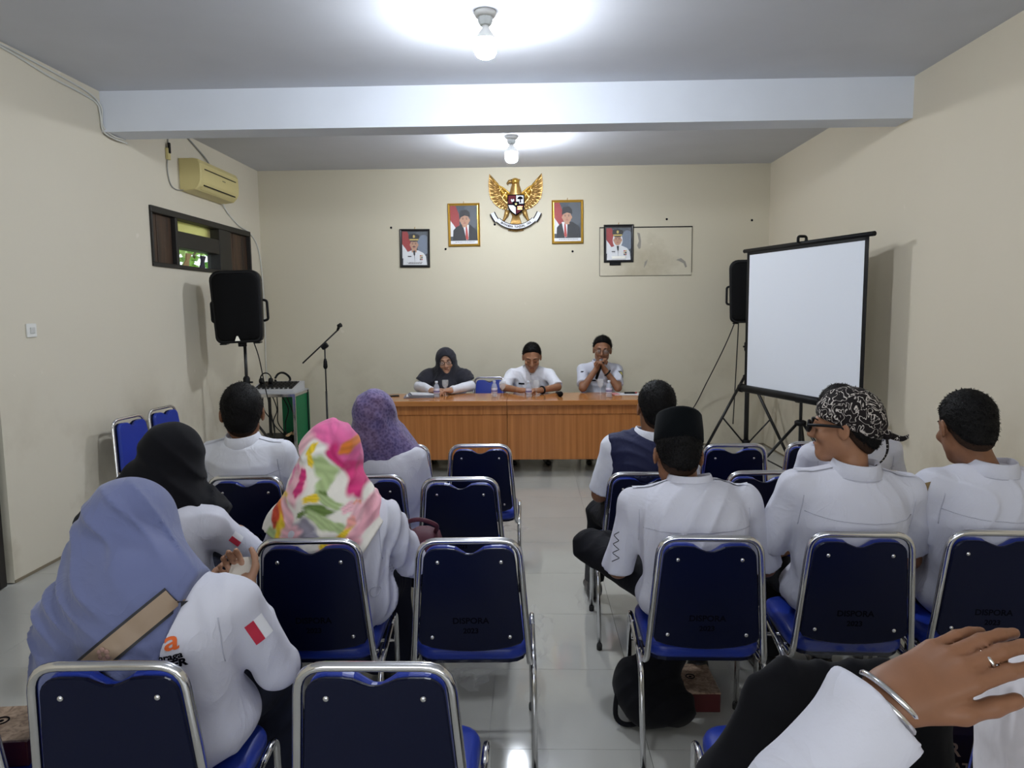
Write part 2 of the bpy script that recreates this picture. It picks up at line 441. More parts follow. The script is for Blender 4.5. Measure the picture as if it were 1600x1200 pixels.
GRN = [mat('leaf_green', (.16, .42, .05), .5), mat('leaf_lime', (.36, .62, .10), .5), mat('leaf_pale', (.55, .75, .25), .5)]
leafy('garden_shrub', 'bright green leafy shrub outside the high window', -4.4, 7.2, 1.3, 3.0, .8, 2200, GRN, 3)
leafy('garden_shrub', 'green shrub further along outside the high window', -4.9, 9.05, 1.2, 3.0, .95, 2200, GRN, 4)
struct('ground', MB().box((-7.3, 7, -.1), (8, 16, .1)), mat('garden_soil', (.16, .2, .08), .95))
for nm, lb, y0, dx, c in (('paper_fan', 'dark hourglass shaped ornament standing in the window opening', 7.06, 0, (.04, .035, .06)), ('ornament', 'tan slanting strip standing in the window opening', 6.72, .02, (.45, .3, .14))):
    b = MB().loft([[(dx * k + sx, y0 + w_ * sy + k * .03, 2.066 + k * .12) for sx, sy in ((.008, 1), (-.008, 1), (-.008, -1), (.008, -1))] for k, w_ in ((0, .05), (.5, .025), (1, .05))], True, mtx((XL - .04, 0, 0)), False)
    setp(b.build(nm, mat(nm + '_mat', c, .7)), lb, 'ornament')

# ---- ceiling lamps
def bulb_lamp(x, y, label, dim=1.0):
    t = thing('ceiling_bulb', label, 'lamp', (x, y, H), group='bare ceiling bulbs')
    MB().lathe([(.052, 0), (.055, -.012), (.047, -.028), (.036, -.03)], 20).build('ceiling_rose', M_WHITEPL, t)
    MB().lathe([(.036, -.03), (.036, -.05), (.028, -.068), (.02, -.07)], 8, smooth=False).build('socket', mat('grey_socket', (.55, .57, .55), .5), t)
    MB().lathe([(.016, -.07), (.018, -.085), (.034, -.108), (.052, -.135), (.0535, -.14)], 24).build('bulb_neck', M_WHITEPL, t)
    r_, h_ = .054, .085
    prof = [(.0535, -.14), (r_, -.15), (r_, -.19), (r_ * .96, -.205), (r_ * .8, -.22), (r_ * .5, -.229), (.004, -.231)]
    area = 2 * PI * r_ * .07 + PI * r_ * r_
    MB().lathe(prof, 24).build('diffuser', mat('lit_bulb' if dim == 1 else 'lit_bulb_weaker', (1, 1, 1), .4, emit=(.86, .92, 1.0), estr=dim * BULB_POWER / (PI * area)), t)
    t.scale = (1.13, 1.13, 1.08); return t
bulb_lamp(-.235, 4.15, 'bare white LED bulb on the ceiling in front of the beam')
bulb_lamp(-.235, 1.25, 'bare white LED bulb on the ceiling above the camera', .40)
bulb_lamp(-.165, 7.03, 'bare white LED bulb on the ceiling behind the beam')
# ------------------------------------------------------------------ chairs
LEAN = 0.105
PANEL_M = Matrix.Translation((0, -.205, .385)) @ Matrix.Rotation(LEAN, 4, 'X')
def panel_outline(inset, v0=.095, v1=.452, dip=.032, sag=.028, rt=.045, rb=.03):
    def w(v): return .205 - .037 * v / .475 - inset
    pts = []
    for k in range(9):                                   # bottom edge, sagging
        t = -1 + 2 * k / 8; pts.append((t * (w(v0) - rb * (abs(t) > .99)), v0 - sag * (1 - t * t)))
    pts[0] = (-w(v0) + .012, v0 + .001); pts[-1] = (w(v0) - .012, v0 + .001)
    pts.append((w(v0 + .02), v0 + .018))
    for k in range(6):
        a = math.radians(90 * k / 5); pts.append((w(v1) - rt + rt * math.cos(a), v1 - rt + rt * math.sin(a)))
    for x, z in ((.075, 0), (.05, .15), (.03, .6), (.012, .95), (0, 1), (-.012, .95), (-.03, .6), (-.05, .15), (-.075, 0)):
        pts.append((x, v1 - dip * z))
    for k in range(6):
        a = math.radians(90 + 90 * k / 5); pts.append((-w(v1) + rt + rt * math.cos(a), v1 - rt + rt * math.sin(a)))
    pts.append((-w(v0 + .02), v0 + .018))
    return pts
def make_chair(label):
    t = thing('banquet_chair', label, 'chair', group='blue padded chairs')
    rings = []
    for ins, z in ((.05, .403), (.012, .405), (0, .418), (0, .440), (.006, .452), (.022, .461), (.07, .466), (.14, .468)):
        rings.append([(x * (1 + .03 * (yy + .005)), yy + .005, z) for x, yy in rrect(.405 - 2 * ins, .40 - 2 * ins, .075 - min(ins, .05), 5)])
    MB().loft(rings).build('seat', M_BLUE, t)
    MB().loft([[(x, yy + .005, z) for x, yy in rrect(.38, .37, .06, 3)] for z in (.392, .404)], smooth=False).build('seat_base', M_NAVY, t)
    pad = MB().prism(panel_outline(.015), .032, PANEL_M @ Matrix.Translation((0, .007, 0)), .010).build('backrest', M_BLUE, t)
    back = MB().prism(panel_outline(.013, dip=.020), .013, PANEL_M @ Matrix.Translation((0, -.007, 0)), .004).build('back_panel', M_NAVY, t)
    back['label'] = 'dark navy rear panel of the backrest'
    M = PANEL_M @ Matrix.Translation((0, -.0078, 0)) @ Matrix.Rotation(PI / 2, 4, 'X')
    text_obj('print', 'DISPORA', .031, M_INK, back, M @ Matrix.Translation((0, .186, 0)), .0008)
    text_obj('print', '2023', .027, M_INK, back, M @ Matrix.Translation((0, .148, 0)), .0008)
    for x, z in ((-.108, .405), (.108, .405), (-.135, .125), (.135, .125)):
        MB().lathe([(.0075, 0), (.0075, .002), (.005, .0045), (.001, .005)], 10, PANEL_M @ Matrix.Translation((x, -.0072, z)) @ Matrix.Rotation(PI / 2, 4, 'X')).build('screw', M_CHROME, back)
    p = fillet([(-.205, -.05, .393), (-.205, -.208, .385), (-.168, -.255, .862), (.168, -.255, .862), (.205, -.208, .385), (.205, -.05, .393)], .062, 6)
    MB().tube(p, .0115, 10).build('back_frame', M_CHROME, t)
    for s in (-1, 1):
        p = fillet([(s * .218, .19, .012), (s * .218, .175, .425), (s * .218, .06, .418)], .04, 5)
        l = MB().tube(p, .0105, 8).build('leg', M_CHROME, t)
        MB().lathe([(.013, 0), (.014, .02), (.012, .03)], 8, Matrix.Translation((s * .218, .19, 0))).build('foot_cap', M_RUBBER, l)
        p = fillet([(s * .218, .06, .418), (s * .218, -.17, .375), (s * .218, -.262, .012)], .05, 5)
        l = MB().tube(p, .0105, 8).build('leg', M_CHROME, t)
        MB().lathe([(.013, 0), (.014, .02), (.012, .03)], 8, Matrix.Translation((s * .218, -.262, 0))).build('foot_cap', M_RUBBER, l)
    for yy, z in ((.181, .30), (-.10, .392)):
        MB().tube([(-.218, yy, z), (.218, yy, z)], .008, 8).build('crossbar', M_CHROME, t)
    return t
def film_sheet(parent, pts, seed, nu=10, nv=8, amp=.012):
    """a crumpled sheet of clear wrap spanned by four corners"""
    rg = random.Random(seed); a, b_, c, d_ = [Vector(p) for p in pts]
    vs = []
    for i in range(nu + 1):
        for j in range(nv + 1):
            u, v = i / nu, j / nv
            q = (a * (1 - u) + b_ * u) * (1 - v) + (d_ * (1 - u) + c * u) * v
            vs.append(q + Vector((rg.gauss(0, amp), rg.gauss(0, amp), rg.gauss(0, amp) * .6)))
    fs = [(i * (nv + 1) + j, (i + 1) * (nv + 1) + j, (i + 1) * (nv + 1) + j + 1, i * (nv + 1) + j + 1) for i in range(nu) for j in range(nv)]
    o = MB().add(vs, fs, True).build('plastic_wrap', M_FILM, parent); o['label'] = 'torn clear plastic wrap hanging from the seat'
    return o
CHAIR_SPOTS = [
 ('strap', -.945, 1.50, .03, 'blue chair of the woman in the periwinkle headscarf, nearest row on the left'),
 ('near_empty', -.350, 1.50, 0, 'empty blue chair in the nearest row left of the aisle, cut by the bottom edge'),
 ('floral', -.76, 2.36, .03, 'blue chair of the woman in the floral headscarf, second row'),
 ('aisle2', -.213, 2.36, .02, 'empty blue chair in the second row left of the aisle, right of the floral headscarf'),
 ('black_scarf', -1.42, 2.36, 0, 'blue chair under the woman in the black headscarf, hidden behind the periwinkle headscarf'),
 ('balding', -1.352, 3.30, .03, 'blue chair of the dark-haired man in the white shirt on the left'),
 ('purple', -.775, 3.31, .02, 'blue chair of the woman in the purple headscarf, third row'),
 ('aisle3', -.33, 3.25, 0, 'empty blue chair in the third row left of the aisle'),
 ('aisle4', -.293, 4.06, 0, 'empty blue chair on the left of the aisle nearest the desk'),
 ('front_left', -.765, 4.07, 0, 'empty blue chair in front of the purple headscarf, mostly hidden by it'),
 ('cap', .603, 2.38, -.02, 'blue chair of the man in the tall black cap'),
 ('batik', 1.125, 2.42, -.04, 'blue chair of the man in the batik bandana'),
 ('right', 1.605, 2.43, -.06, 'blue chair of the man at the right edge looking down'),
 ('vest', .54, 3.34, 0, 'blue chair of the man in the navy vest'),
 ('third_right', 1.10, 3.35, 0, 'empty blue chair between the black cap and the batik bandana, third row'),
 ('hidden_man', 1.575, 3.35, 0, 'blue chair behind the batik bandana, of the man hidden there'),
 ('front_right', 1.148, 4.03, 0, 'empty blue chair in the front row right of the black cap, below the speaker stand'),
 ('front_far', 1.63, 4.08, 0, 'blue chair of the front row just left of the batik bandana'),
 ('jacket', .665, 1.50, -.02, 'blue chair at lower right with a black jacket over its back'),
 ('bag', 1.165, 1.50, -.03, 'blue chair at the lower right edge carrying a dark gold-lettered bag'),
 ('box', -1.43, 1.52, .02, 'blue chair at the lower left edge with a snack box on its seat'),
 ('raised_hand', .68, .50, 0, 'chair under the person with the raised hand, out of the frame'),
 ('desk_empty', -.47, 8.20, PI, 'empty blue chair behind the desk between the woman and the man in white'),
 ('desk_woman', -.93, 8.20, PI, 'chair hidden behind the woman in the dark headscarf at the desk'),
 ('desk_man', 0.0, 8.20, PI, 'chair hidden behind the man in white at the desk'),
 ('desk_speaker', .75, 8.20, PI, 'chair hidden behind the man with the microphone at the desk'),
]
CH = {}
proto = make_chair('x')
for i, (key, x, yb, rz, lab) in enumerate(CHAIR_SPOTS):
    o = proto if i == 0 else copy_tree(proto)
    c, s = math.cos(rz), math.sin(rz)
    if abs(rz) < 1: o.location = (x - s * .255, yb + c * .255, 0)
    else: o.location = (x, yb - .255, 0)
    o.rotation_euler = (0, 0, rz); o['label'] = lab; CH[key] = o
for key, x, yy, rz, lab in (('wall_a', -2.76, 5.22, -PI / 2 - .12, 'nearer of the two blue chairs standing against the left wall'), ('wall_b', -2.77, 5.74, -PI / 2 - .12, 'farther of the two blue chairs standing against the left wall')):
    o = copy_tree(proto); o.location = (x, yy, 0); o.rotation_euler = (0, 0, rz); o['label'] = lab; CH[key] = o
film_sheet(CH['aisle2'], [(.19, -.18, .46), (.20, .16, .47), (.30, .12, .40), (.27, -.16, .36)], 1)
film_sheet(CH['aisle2'], [(.20, -.16, .40), (.235, -.10, .40), (.26, -.20, .02), (.215, -.26, .03)], 2, 4, 14, .008)
film_sheet(CH['aisle2'], [(-.14, -.19, .40), (.1, -.19, .40), (.02, -.20, .30), (-.1, -.2, .33)], 5)
film_sheet(CH['aisle4'], [(-.1, -.19, .40), (.24, -.19, .40), (.27, -.20, .34), (.05, -.2, .32)], 6)
film_sheet(CH['cap'], [(.17, .05, .40), (.20, .15, .40), (.23, .12, .06), (.16, .05, .1)], 3, 4, 12, .012)
film_sheet(CH['vest'], [(-.22, -.15, .42), (-.24, .15, .42), (-.30, .1, .08), (-.26, -.12, .1)], 4, 5, 12, .012)
film_sheet(CH['batik'], [(-.16, -.2, .46), (.16, -.2, .46), (.15, -.195, .39), (-.15, -.195, .39)], 7, 14, 4, .004)

# ------------------------------------------------------------------ head table
TX0, TX1, TY0, TY1, TZ = -1.60, 1.17, 6.95, 7.60, .75
t = thing('conference_desk', 'long orange-brown wooden desk in front of the back wall', 'desk', ((TX0 + TX1) / 2, 7.25, 0))
ox, oy = (TX0 + TX1) / 2, 7.25
def tb(name, x0, x1, y0, y1, z0, z1, m, bev=.004):
    return MB().box(((x0 + x1) / 2 - ox, (y0 + y1) / 2 - oy, (z0 + z1) / 2), (x1 - x0, y1 - y0, z1 - z0), bev=bev).build(name, m, t)
SEAMX = -.235
tb('tabletop', TX0, SEAMX - .001, TY0, TY1, .70, TZ, M_DESKTOP); tb('tabletop', SEAMX + .001, TX1, TY0, TY1, .70, TZ, M_DESKTOP)
tb('front_panel', TX0 + .04, SEAMX - .002, 7.03, 7.05, .15, .70, M_DESK); tb('front_panel', SEAMX + .002, TX1 - .04, 7.03, 7.05, .15, .70, M_DESK)
tb('apron', TX0 + .04, SEAMX - .002, 7.012, 7.03, .605, .70, M_DESK); tb('apron', SEAMX + .002, TX1 - .04, 7.012, 7.03, .605, .70, M_DESK)
for x in (TX0 + .04, SEAMX - .03, SEAMX + .008, TX1 - .062):
    tb('side_panel', x, x + .022, 7.05, 7.55, .15, .70, M_DESK)
    for yy in (7.07, 7.5):
        tb('leg', x, x + .022, yy, yy + .03, 0.0, .15, M_CHROME, .003)

# ------------------------------------------------------------------ loudspeakers and stands
def speaker_outline(w, h):
    k = []
    for cx, cz, r, a0 in ((w / 2 - .09, h / 2 - .09, .09, 0), (-w / 2 + .09, h / 2 - .09, .09, 90), (-w / 2 * .93 + .06, -h / 2 + .06, .06, 180), (w / 2 * .93 - .06, -h / 2 + .06, .06, 270)):
        for i in range(6):
            a = math.radians(a0 + 90 * i / 5); k.append((cx + r * math.cos(a), cz + r * math.sin(a)))
    return k
def make_speaker(label, loc, rz, tilt):
    t = thing('loudspeaker', label, 'loudspeaker', loc, rz)
    t.rotation_euler = (0, tilt, rz)
    w, h = .455, .675
    def ring(s, y, sz=None): return [(x * s, y, z * (sz or s)) for x, z in speaker_outline(w, h)]
    MB().loft([ring(.93, -.155, .96), ring(.985, -.145, .99), ring(1, -.12), ring(1, -.05), ring(.97, -.04), ring(.95, .0), ring(.70, .15, .93), ring(.62, .17, .88)], True, smooth=False).build('cabinet', M_BLACK, t)
    MB().loft([ring(.90, -.150, .93), ring(.885, -.168, .92), ring(.80, -.176, .86), ring(.4, -.179, .5)], True).build('grille', M_GRILLE, t)
    b = MB().prism([(-.024, 0), (.024, 0), (.006, .045), (-.006, .045)], .004, mtx((-.01, -.184, -.315)), .0)
    o = b.build('badge', mat('brushed_silver', (.6, .58, .5), .3, metal=.8), t); o['label'] = 'small silver wedge badge at the bottom'
    for s in (-1, 1):
        MB().tube(fillet([(s * .21, .0, .06), (s * .252, .0, .05), (s * .252, .0, -.13), (s * .21, .0, -.14)], .02), .012, 8).build('handle', M_BLACK, t)
    for s in (-1, 1):
        MB().box((s * .15, -.05, -.342), (.06, .16, .014), bev=.004).build('foot_bar', M_BLACK, t)
    MB().lathe([(.04, -.375), (.04, -.33)], 12).build('pole_socket', M_BLACK, t)
    return t
def make_tripod(name, label, loc, hub, spread, foot_z, top, rz, r=.017, cat='speaker stand', brace=.3):
    t = thing(name, label, cat, loc, rz)
    MB().tube([(0, 0, .05), (0, 0, hub + .35 if top > hub + .4 else top)], r * 1.15, 10).build('lower_pole', M_BLKMETAL, t)
    MB().tube([(0, 0, hub + .2 if top > hub + .4 else hub), (0, 0, top)], r * .9, 10).build('upper_pole', M_BLKMETAL, t)
    MB().lathe([(r * 1.5, hub - .03), (r * 2.2, hub - .02), (r * 2.2, hub + .02), (r * 1.5, hub + .03)], 12).build('collar', M_BLACK, t)
    if top > hub + .4:
        MB().lathe([(r * 1.4, hub + .28), (r * 1.9, hub + .30), (r * 1.9, hub + .38), (r * 1.2, hub + .40)], 12).build('clamp', M_BLACK, t)
        MB().tube([(r, 0, hub + .34), (.06, 0, hub + .34)], .009, 8).build('knob', M_BLACK, t)
    MB().lathe([(r * 1.4, .10), (r * 2, .11), (r * 2, .15), (r * 1.4, .16)], 12).build('lower_collar', M_BLACK, t)
    for k in range(3):
        a = 2 * PI * k / 3; c, s = math.cos(a), math.sin(a)
        l = MB().tube([(r * 1.8 * c, r * 1.8 * s, hub), (spread * c, spread * s, foot_z)], r * .75, 8).build('leg', M_BLKMETAL, t)
        MB().ball((spread * c, spread * s, .018), .018, 8, 6).build('rubber_foot', M_RUBBER, l)
        f = 1 - brace - .18
        q = f; MB().tube([(r * 1.5 * c, r * 1.5 * s, .13), ((r * 1.8 + (spread - r * 1.8) * q) * c, (r * 1.8 + (spread - r * 1.8) * q) * s, hub + (foot_z - hub) * q)], r * .42, 6).build('brace', M_BLKMETAL, l)
    return t
make_speaker('big black loudspeaker on a pole under the high window on the left', (-2.755, 6.80, 1.685), .22, -.03)
make_tripod('speaker_stand', 'black tripod stand carrying the loudspeaker on the left', (-2.745, 6.86, 0), .62, .48, .02, 1.33, 0)
make_speaker('black loudspeaker half hidden behind the projection screen', (2.40, 7.95, 1.80), -.3, .0)
make_tripod('speaker_stand', 'black tripod stand behind the left end of the projection screen', (2.40, 8.0, 0), .86, .52, .02, 1.46, 3.35, .022)

# ------------------------------------------------------------------ projection screen on its tripod
A_, B_ = Vector((2.073, 7.0, 0)), Vector((2.525, 5.5, 0))
mid = (A_ + B_) / 2; wd = (B_ - A_).length; ang = math.atan2(B_.y - A_.y, B_.x - A_.x)
t = thing('projection_screen', 'white projection screen with a black border on a tripod at the right wall', 'projection screen', (mid.x, mid.y, 0), ang)
W2 = wd / 2; Z0, Z1 = .86, 2.15
MB().box((0, 0, (Z0 + Z1) / 2), (wd - .06, .003, Z1 - Z0)).build('screen_fabric', M_SCREEN, t)
for s in (-1, 1):
    MB().box((s * (W2 - .02), -.0018, (Z0 + Z1) / 2), (.04, .003, Z1 - Z0)).build('black_border', M_BLACK, t)
MB().box((0, -.0018, Z1 - .012), (wd, .003, .03)).build('black_border', M_BLACK, t)
MB().tube([(-W2 - .05, 0, Z1 + .015), (W2 + .05, 0, Z1 + .015)], .019, 10).build('top_bar', M_BLACK, t)
MB().tube([(-W2 - .03, 0, Z0 - .01), (W2 + .03, 0, Z0 - .01)], .036, 12).build('roller_case', M_BLACK, t)
for s in (-1, 1):
    MB().lathe([(.04, 0), (.044, .01), (.044, .03), (.03, .04)], 12, mtx((s * (W2 + .03), 0, Z0 - .01), (0, s * PI / 2, 0))).build('end_cap', M_BLACK, t)
MB().tube([(0, .05, .06), (0, .05, Z1 + .05)], .014, 8).build('pole', M_BLKMETAL, t)
MB().tube(fillet([(0, .05, Z1 + .03), (0, .05, Z1 + .075), (0, -.03, Z1 + .075), (0, -.03, Z1 + .02)], .02), .012, 8).build('hook', M_BLACK, t)
MB().box((0, .03, Z0 - .01), (.06, .06, .09), bev=.008).build('bracket', M_BLACK, t)
MB().lathe([(.03, .60), (.05, .61), (.05, .64), (.03, .65)], 12, mtx((0, .05, 0))).build('collar', M_BLACK, t)
for k in range(3):
    a = 2 * PI * k / 3 + 2.35; c, s = math.cos(a), math.sin(a)
    l = MB().tube([(.03 * c, .05 + .03 * s, .62), (.56 * c, .05 + .56 * s, .02)], .013, 8).build('leg', M_BLKMETAL, t)
    MB().tube([(.02 * c, .05 + .02 * s, .16), (.30 * c, .05 + .30 * s, .31)], .007, 6).build('brace', M_BLKMETAL, l)
    MB().ball((.56 * c, .05 + .56 * s, .016), .016, 8, 6).build('rubber_foot', M_RUBBER, l)

# ------------------------------------------------------------------ air conditioner, wall cables
t = thing('air_conditioner', 'yellowed split air conditioner high on the left wall above the window', 'air conditioner', (XL, 7.04, 2.885))
prof = [(0, .145), (.13, .145), (.175, .135), (.195, .10), (.20, .0), (.195, -.06), (.175, -.10), (.14, -.135), (.06, -.145), (0, -.145)]
def acring(yy, s=1): return [(x * s + .001, yy, z * s) for x, z in prof]
MB().loft([acring(-.43, .96), acring(-.42), acring(.42), acring(.43, .96)], True, smooth=False).build('casing', M_CREAMPL, t)
b = MB().loft([[(x + .003, yy, z) for x, z in ((.172, .128), (.193, .095), (.198, .0), (.194, -.055), (.19, -.055), (.19, .1), (.168, .12))] for yy in (-.385, .385)], True, smooth=False)
b.build('front_panel', M_CREAMPL, t)
MB().box((.199, .0, .055), (.008, .70, .008)).build('intake_slot', M_BLACK, t)
MB().box((.185, .0, -.088), (.012, .70, .010), (0, .5, 0)).build('outlet_slot', M_BLACK, t)
MB().box((.168, .0, -.112), (.006, .72, .035), (0, .75, 0)).build('louvre', M_CREAMPL, t)
MB().box((.203, .06, .012), (.002, .07, .010)).build('badge', mat('grey_badge', (.25, .22, .12), .5), t)
def cable(name, label, pts, r, m, n=5):
    b = MB(); b.tube(spline(pts, n), r, 6); return setp(b.build(name, m), label, 'cable')
CBL_W = mat('white_cable', (.6, .6, .56), .6); CBL_G = mat('grey_cable', (.3, .3, .28), .6)
X_ = XL + .008
t = setp(MB().tube(spline([(X_, 3.9, 3.235), (X_, 4.45, 3.235), (X_, 4.85, 3.2), (X_, 5.2, 3.19), (X_, 5.38, 3.17), (X_ + .005, 5.41, 3.1), (X_ + .005, 5.43, 2.99), (X_ + .02, 5.52, 2.955), (X_ + .02, 5.72, 2.96)], 5), .007, 6)
         .tube(spline([(X_, 3.9, 3.252), (X_, 4.45, 3.25), (X_, 5.0, 3.235), (X_, 5.3, 3.215), (X_ + .012, 5.415, 3.15), (X_ + .012, 5.42, 3.02), (X_ + .035, 5.5, 2.965), (X_ + .03, 5.68, 2.975)], 5), .006, 6)
         .build('cable_bundle', CBL_W), 'pair of grey-white cables running along the left wall to the beam', 'cable')
cable('power_cable', 'thin cable hanging left of the air conditioner', [(X_, 6.42, 3.26), (X_, 6.42, 3.1), (X_, 6.38, 2.9), (X_, 6.42, 2.77), (X_, 6.52, 2.735), (X_ + .02, 6.62, 2.745)], .005, CBL_G)
t = thing('junction_box', 'small cream socket beside the air conditioner', 'socket', (XL, 6.40, 3.02))
MB().box((.012, 0, 0), (.024, .05, .10), bev=.004).build('socket_body', M_CREAMPL, t)
MB().box((.026, 0, .05), (.02, .022, .09), bev=.003).build('plug', M_BLACK, t)
cable('pipe', 'thin grey pipe slanting from the ceiling to the air conditioner', [(X_, 6.75, 3.262), (X_, 6.95, 3.2), (X_ + .01, 7.15, 3.12), (X_ + .03, 7.22, 3.03)], .008, CBL_G)
cable('drain_hose', 'white hose falling from the air conditioner into the back corner', [(X_ + .02, 7.44, 2.76), (X_, 7.62, 2.67), (X_, 7.9, 2.57), (X_, 8.2, 2.52), (X_, 8.42, 2.38), (X_ + .005, 8.5, 2.1), (X_ + .006, 8.52, 1.6), (X_ + .004, 8.5, 1.0), (X_ + .004, 8.52, .7)], .007, CBL_W)
CBL_B = mat('black_cable', (.01, .01, .01), .5)
cable('speaker_cable', 'black cable hanging from the left loudspeaker behind its pole', [(-2.70, 6.92, 1.40), (-2.67, 7.0, 1.2), (-2.66, 7.1, .9), (-2.63, 7.2, .5), (-2.6, 7.2, .02)], .006, CBL_B)
cable('speaker_cable', 'black cable curving left from the right loudspeaker to the floor', [(2.27, 8.06, 1.48), (2.2, 8.2, 1.2), (2.05, 8.42, .75), (1.9, 8.50, .42), (1.6, 8.5, .12), (1.3, 8.50, .01)], .006, CBL_B)
cable('speaker_cable', 'black cable hanging straight down beside the right speaker stand', [(2.30, 8.04, 1.47), (2.31, 8.10, 1.2), (2.29, 8.1, .6), (2.28, 8.1, .32)], .006, CBL_B)

# ------------------------------------------------------------------ microphone stand
t = thing('microphone_stand', 'black boom microphone stand in the back left corner', 'microphone stand', (-2.20, 7.65, 0))
MB().tube([(0, 0, .04), (0, 0, .78)], .011, 8).build('lower_pole', M_BLKMETAL, t)
MB().tube([(0, 0, .7), (0, 0, 1.25)], .008, 8).build('upper_pole', M_BLKMETAL, t)
MB().lathe([(.014, 1.02), (.024, 1.04), (.020, 1.10), (.012, 1.13)], 10).build('clutch', M_BLACK, t)
MB().box((0, -.005, 1.265), (.075, .05, .06), (0, -.6, 0), bev=.01).build('boom_joint', M_BLACK, t)
MB().tube([(-.235, -.03, 1.085), (.15, -.03, 1.43)], .008, 8).build('boom', M_BLKMETAL, t)
MB().tube([(.15, -.03, 1.43), (.17, -.03, 1.47)], [.012, .016], 8).build('boom_knuckle', M_BLACK, t)
MB().tube([(.165, -.05, 1.475), (.20, -.06, 1.49)], [.02, .024], 10).build('microphone_clip', M_BLACK, t)
for k in range(3):
    a = 2 * PI * k / 3 + .4
    MB().tube([(0, 0, .12), (.3 * math.cos(a), .3 * math.sin(a), .012)], .007, 6).build('leg', M_BLKMETAL, t)
MB().tube([(.012, 0, .44), (.028, 0, .44)], .01, 8).build('knob', M_BLACK, t)

# ------------------------------------------------------------------ equipment trolley with the mixer
CX0, CX1, CY0, CY1 = -2.87, -2.45, 7.34, 7.78
t = thing('equipment_trolley', 'chrome framed trolley with green panels by the left loudspeaker', 'trolley', ((CX0 + CX1) / 2, (CY0 + CY1) / 2, 0))
ox, oy = (CX0 + CX1) / 2, (CY0 + CY1) / 2
hw, hd = (CX1 - CX0) / 2, (CY1 - CY0) / 2
for sx in (-1, 1):
    for sy in (-1, 1):
        MB().box((sx * hw, sy * hd, .46), (.028, .028, .80), bev=.003).build('post', M_CHROME if sy < 0 else M_BLKMETAL, t)
        MB().lathe([(.022, 0), (.03, .01), (.03, .05), (.015, .06)], 10, mtx((sx * hw, sy * hd, 0))).build('caster', M_RUBBER, t)
for z in (.83, .24):
    for sy in (-1, 1): MB().box((0, sy * hd, z), (2 * hw, .02, .035), bev=.002).build('rail', M_CHROME, t)
    for sx in (-1, 1): MB().box((sx * hw, 0, z), (.02, 2 * hd, .035), bev=.002).build('rail', M_CHROME, t)
MB().box((0, 0, .852), (2 * hw + .03, 2 * hd + .03, .016), bev=.003).build('top_shelf', mat('grey_shelf', (.45, .45, .46), .4), t)
MB().box((0, 0, .23), (2 * hw, 2 * hd, .012)).build('lower_shelf', M_BROWN, t)
t.scale = (1, 1, .93)
M_GREEN = mat('green_panel', (.0, .16, .055), .5)
MB().box((hw - .004, 0, .54), (.008, 2 * hd - .03, .55)).build('green_panel', M_GREEN, t)
MB().box((.08, hd - .004, .54), (.30, .008, .55)).build('green_panel', M_GREEN, t)
zt = .8005
t = thing('mixing_console', 'silver and black sound mixer on top of the trolley', 'mixer', (ox - .02, oy - .02, zt))
b = MB().loft([[(x, -.2, 0), (x, .2, 0), (x, .2, .085), (x, .1, .09), (x, -.2, .03)] for x in (-.22, .22)], True, smooth=False); b.build('console_body', mat('mixer_silver', (.62, .63, .66), .35, metal=.3), t)
MB().box((.0, -.04, .063), (.40, .26, .006), (.2, 0, 0)).build('control_surface', M_BLACK, t)
b = MB()
for i in range(10):
    for j in range(4): b.lathe([(.006, 0), (.005, .014)], 6, mtx((-.18 + i * .04, -.12 + j * .055, .048 + j * .0115)))
k = b.build('knob_rows', M_RUBBER, t); k['kind'] = 'stuff'
for i in range(8): MB().box((-.17 + i * .047, -.165, .043), (.012, .02, .012)).build('fader', mat('fader_grey', (.4, .4, .4), .5), t)
t = setp(MB().tube(spline([(-.08 * math.cos(a) + ox - .02, oy + .12 + .03 * math.sin(2 * a), zt + .12 + .06 * math.sin(a)) for a in [i * .6 for i in range(11)]], 4), .012, 6).build('coiled_cable', M_BLACK), 'black cable coiled on top of the mixer', 'cable')
t = thing('headphones', 'black headphones lying on the left of the mixer', 'headphones', (ox - .15, oy - .02, zt + .075))
for s in (-1, 1): MB().lathe([(.03, -.015), (.036, 0), (.03, .018)], 12, mtx((s * .05, 0, .03), (0, PI / 2, 0))).build('ear_cup', M_BLACK, t)
MB().tube([(.06 * math.cos(a), 0, .045 + .07 * math.sin(a)) for a in [PI * i / 10 for i in range(11)]], .007, 6).build('headband', M_BLACK, t)
t = thing('amplifier', 'flat black amplifier on the lower shelf of the trolley', 'amplifier', (ox - .04, oy, .220))
MB().box((0, 0, .05), (.38, .34, .09), bev=.006).build('casing', M_BLACK, t)
for x in (-.1, .0, .1): MB().lathe([(.014, 0), (.012, .015)], 10, mtx((x, -.17, .05), (PI / 2, 0, 0))).build('knob', M_RUBBER, t)
b = MB()
for i in range(6):
    x0 = ox - .18 + i * .05
    b.tube(spline([(x0, oy - .05, .75), (x0 + rnd.uniform(-.02, .06), oy - .02 + rnd.uniform(-.05, .05), .6), (x0 + rnd.uniform(-.02, .1), oy, .45), (x0 + rnd.uniform(0, .1), oy + rnd.uniform(-.08, .05), .322)], 5), .006, 5)
setp(b.build('cable_tangle', CBL_B), 'tangle of black cables hanging inside the trolley', 'cables')
t = thing('paper_bundle', 'crumpled tan paper lying on the amplifier in the trolley', 'paper', (ox + .14, oy - .08, .318))
b = MB(); rg = random.Random(3)
vs = [(-.07 + .14 * i / 6 + rg.gauss(0, .004), -.06 + .12 * j / 6 + rg.gauss(0, .004), .006 + abs(rg.gauss(.02, .015))) for i in range(7) for j in range(7)]
b.add(vs, [(i * 7 + j, (i + 1) * 7 + j, (i + 1) * 7 + j + 1, i * 7 + j + 1) for i in range(6) for j in range(6)])
b.build('crumpled_sheet', mat('tan_paper', (.5, .33, .17), .8), t)

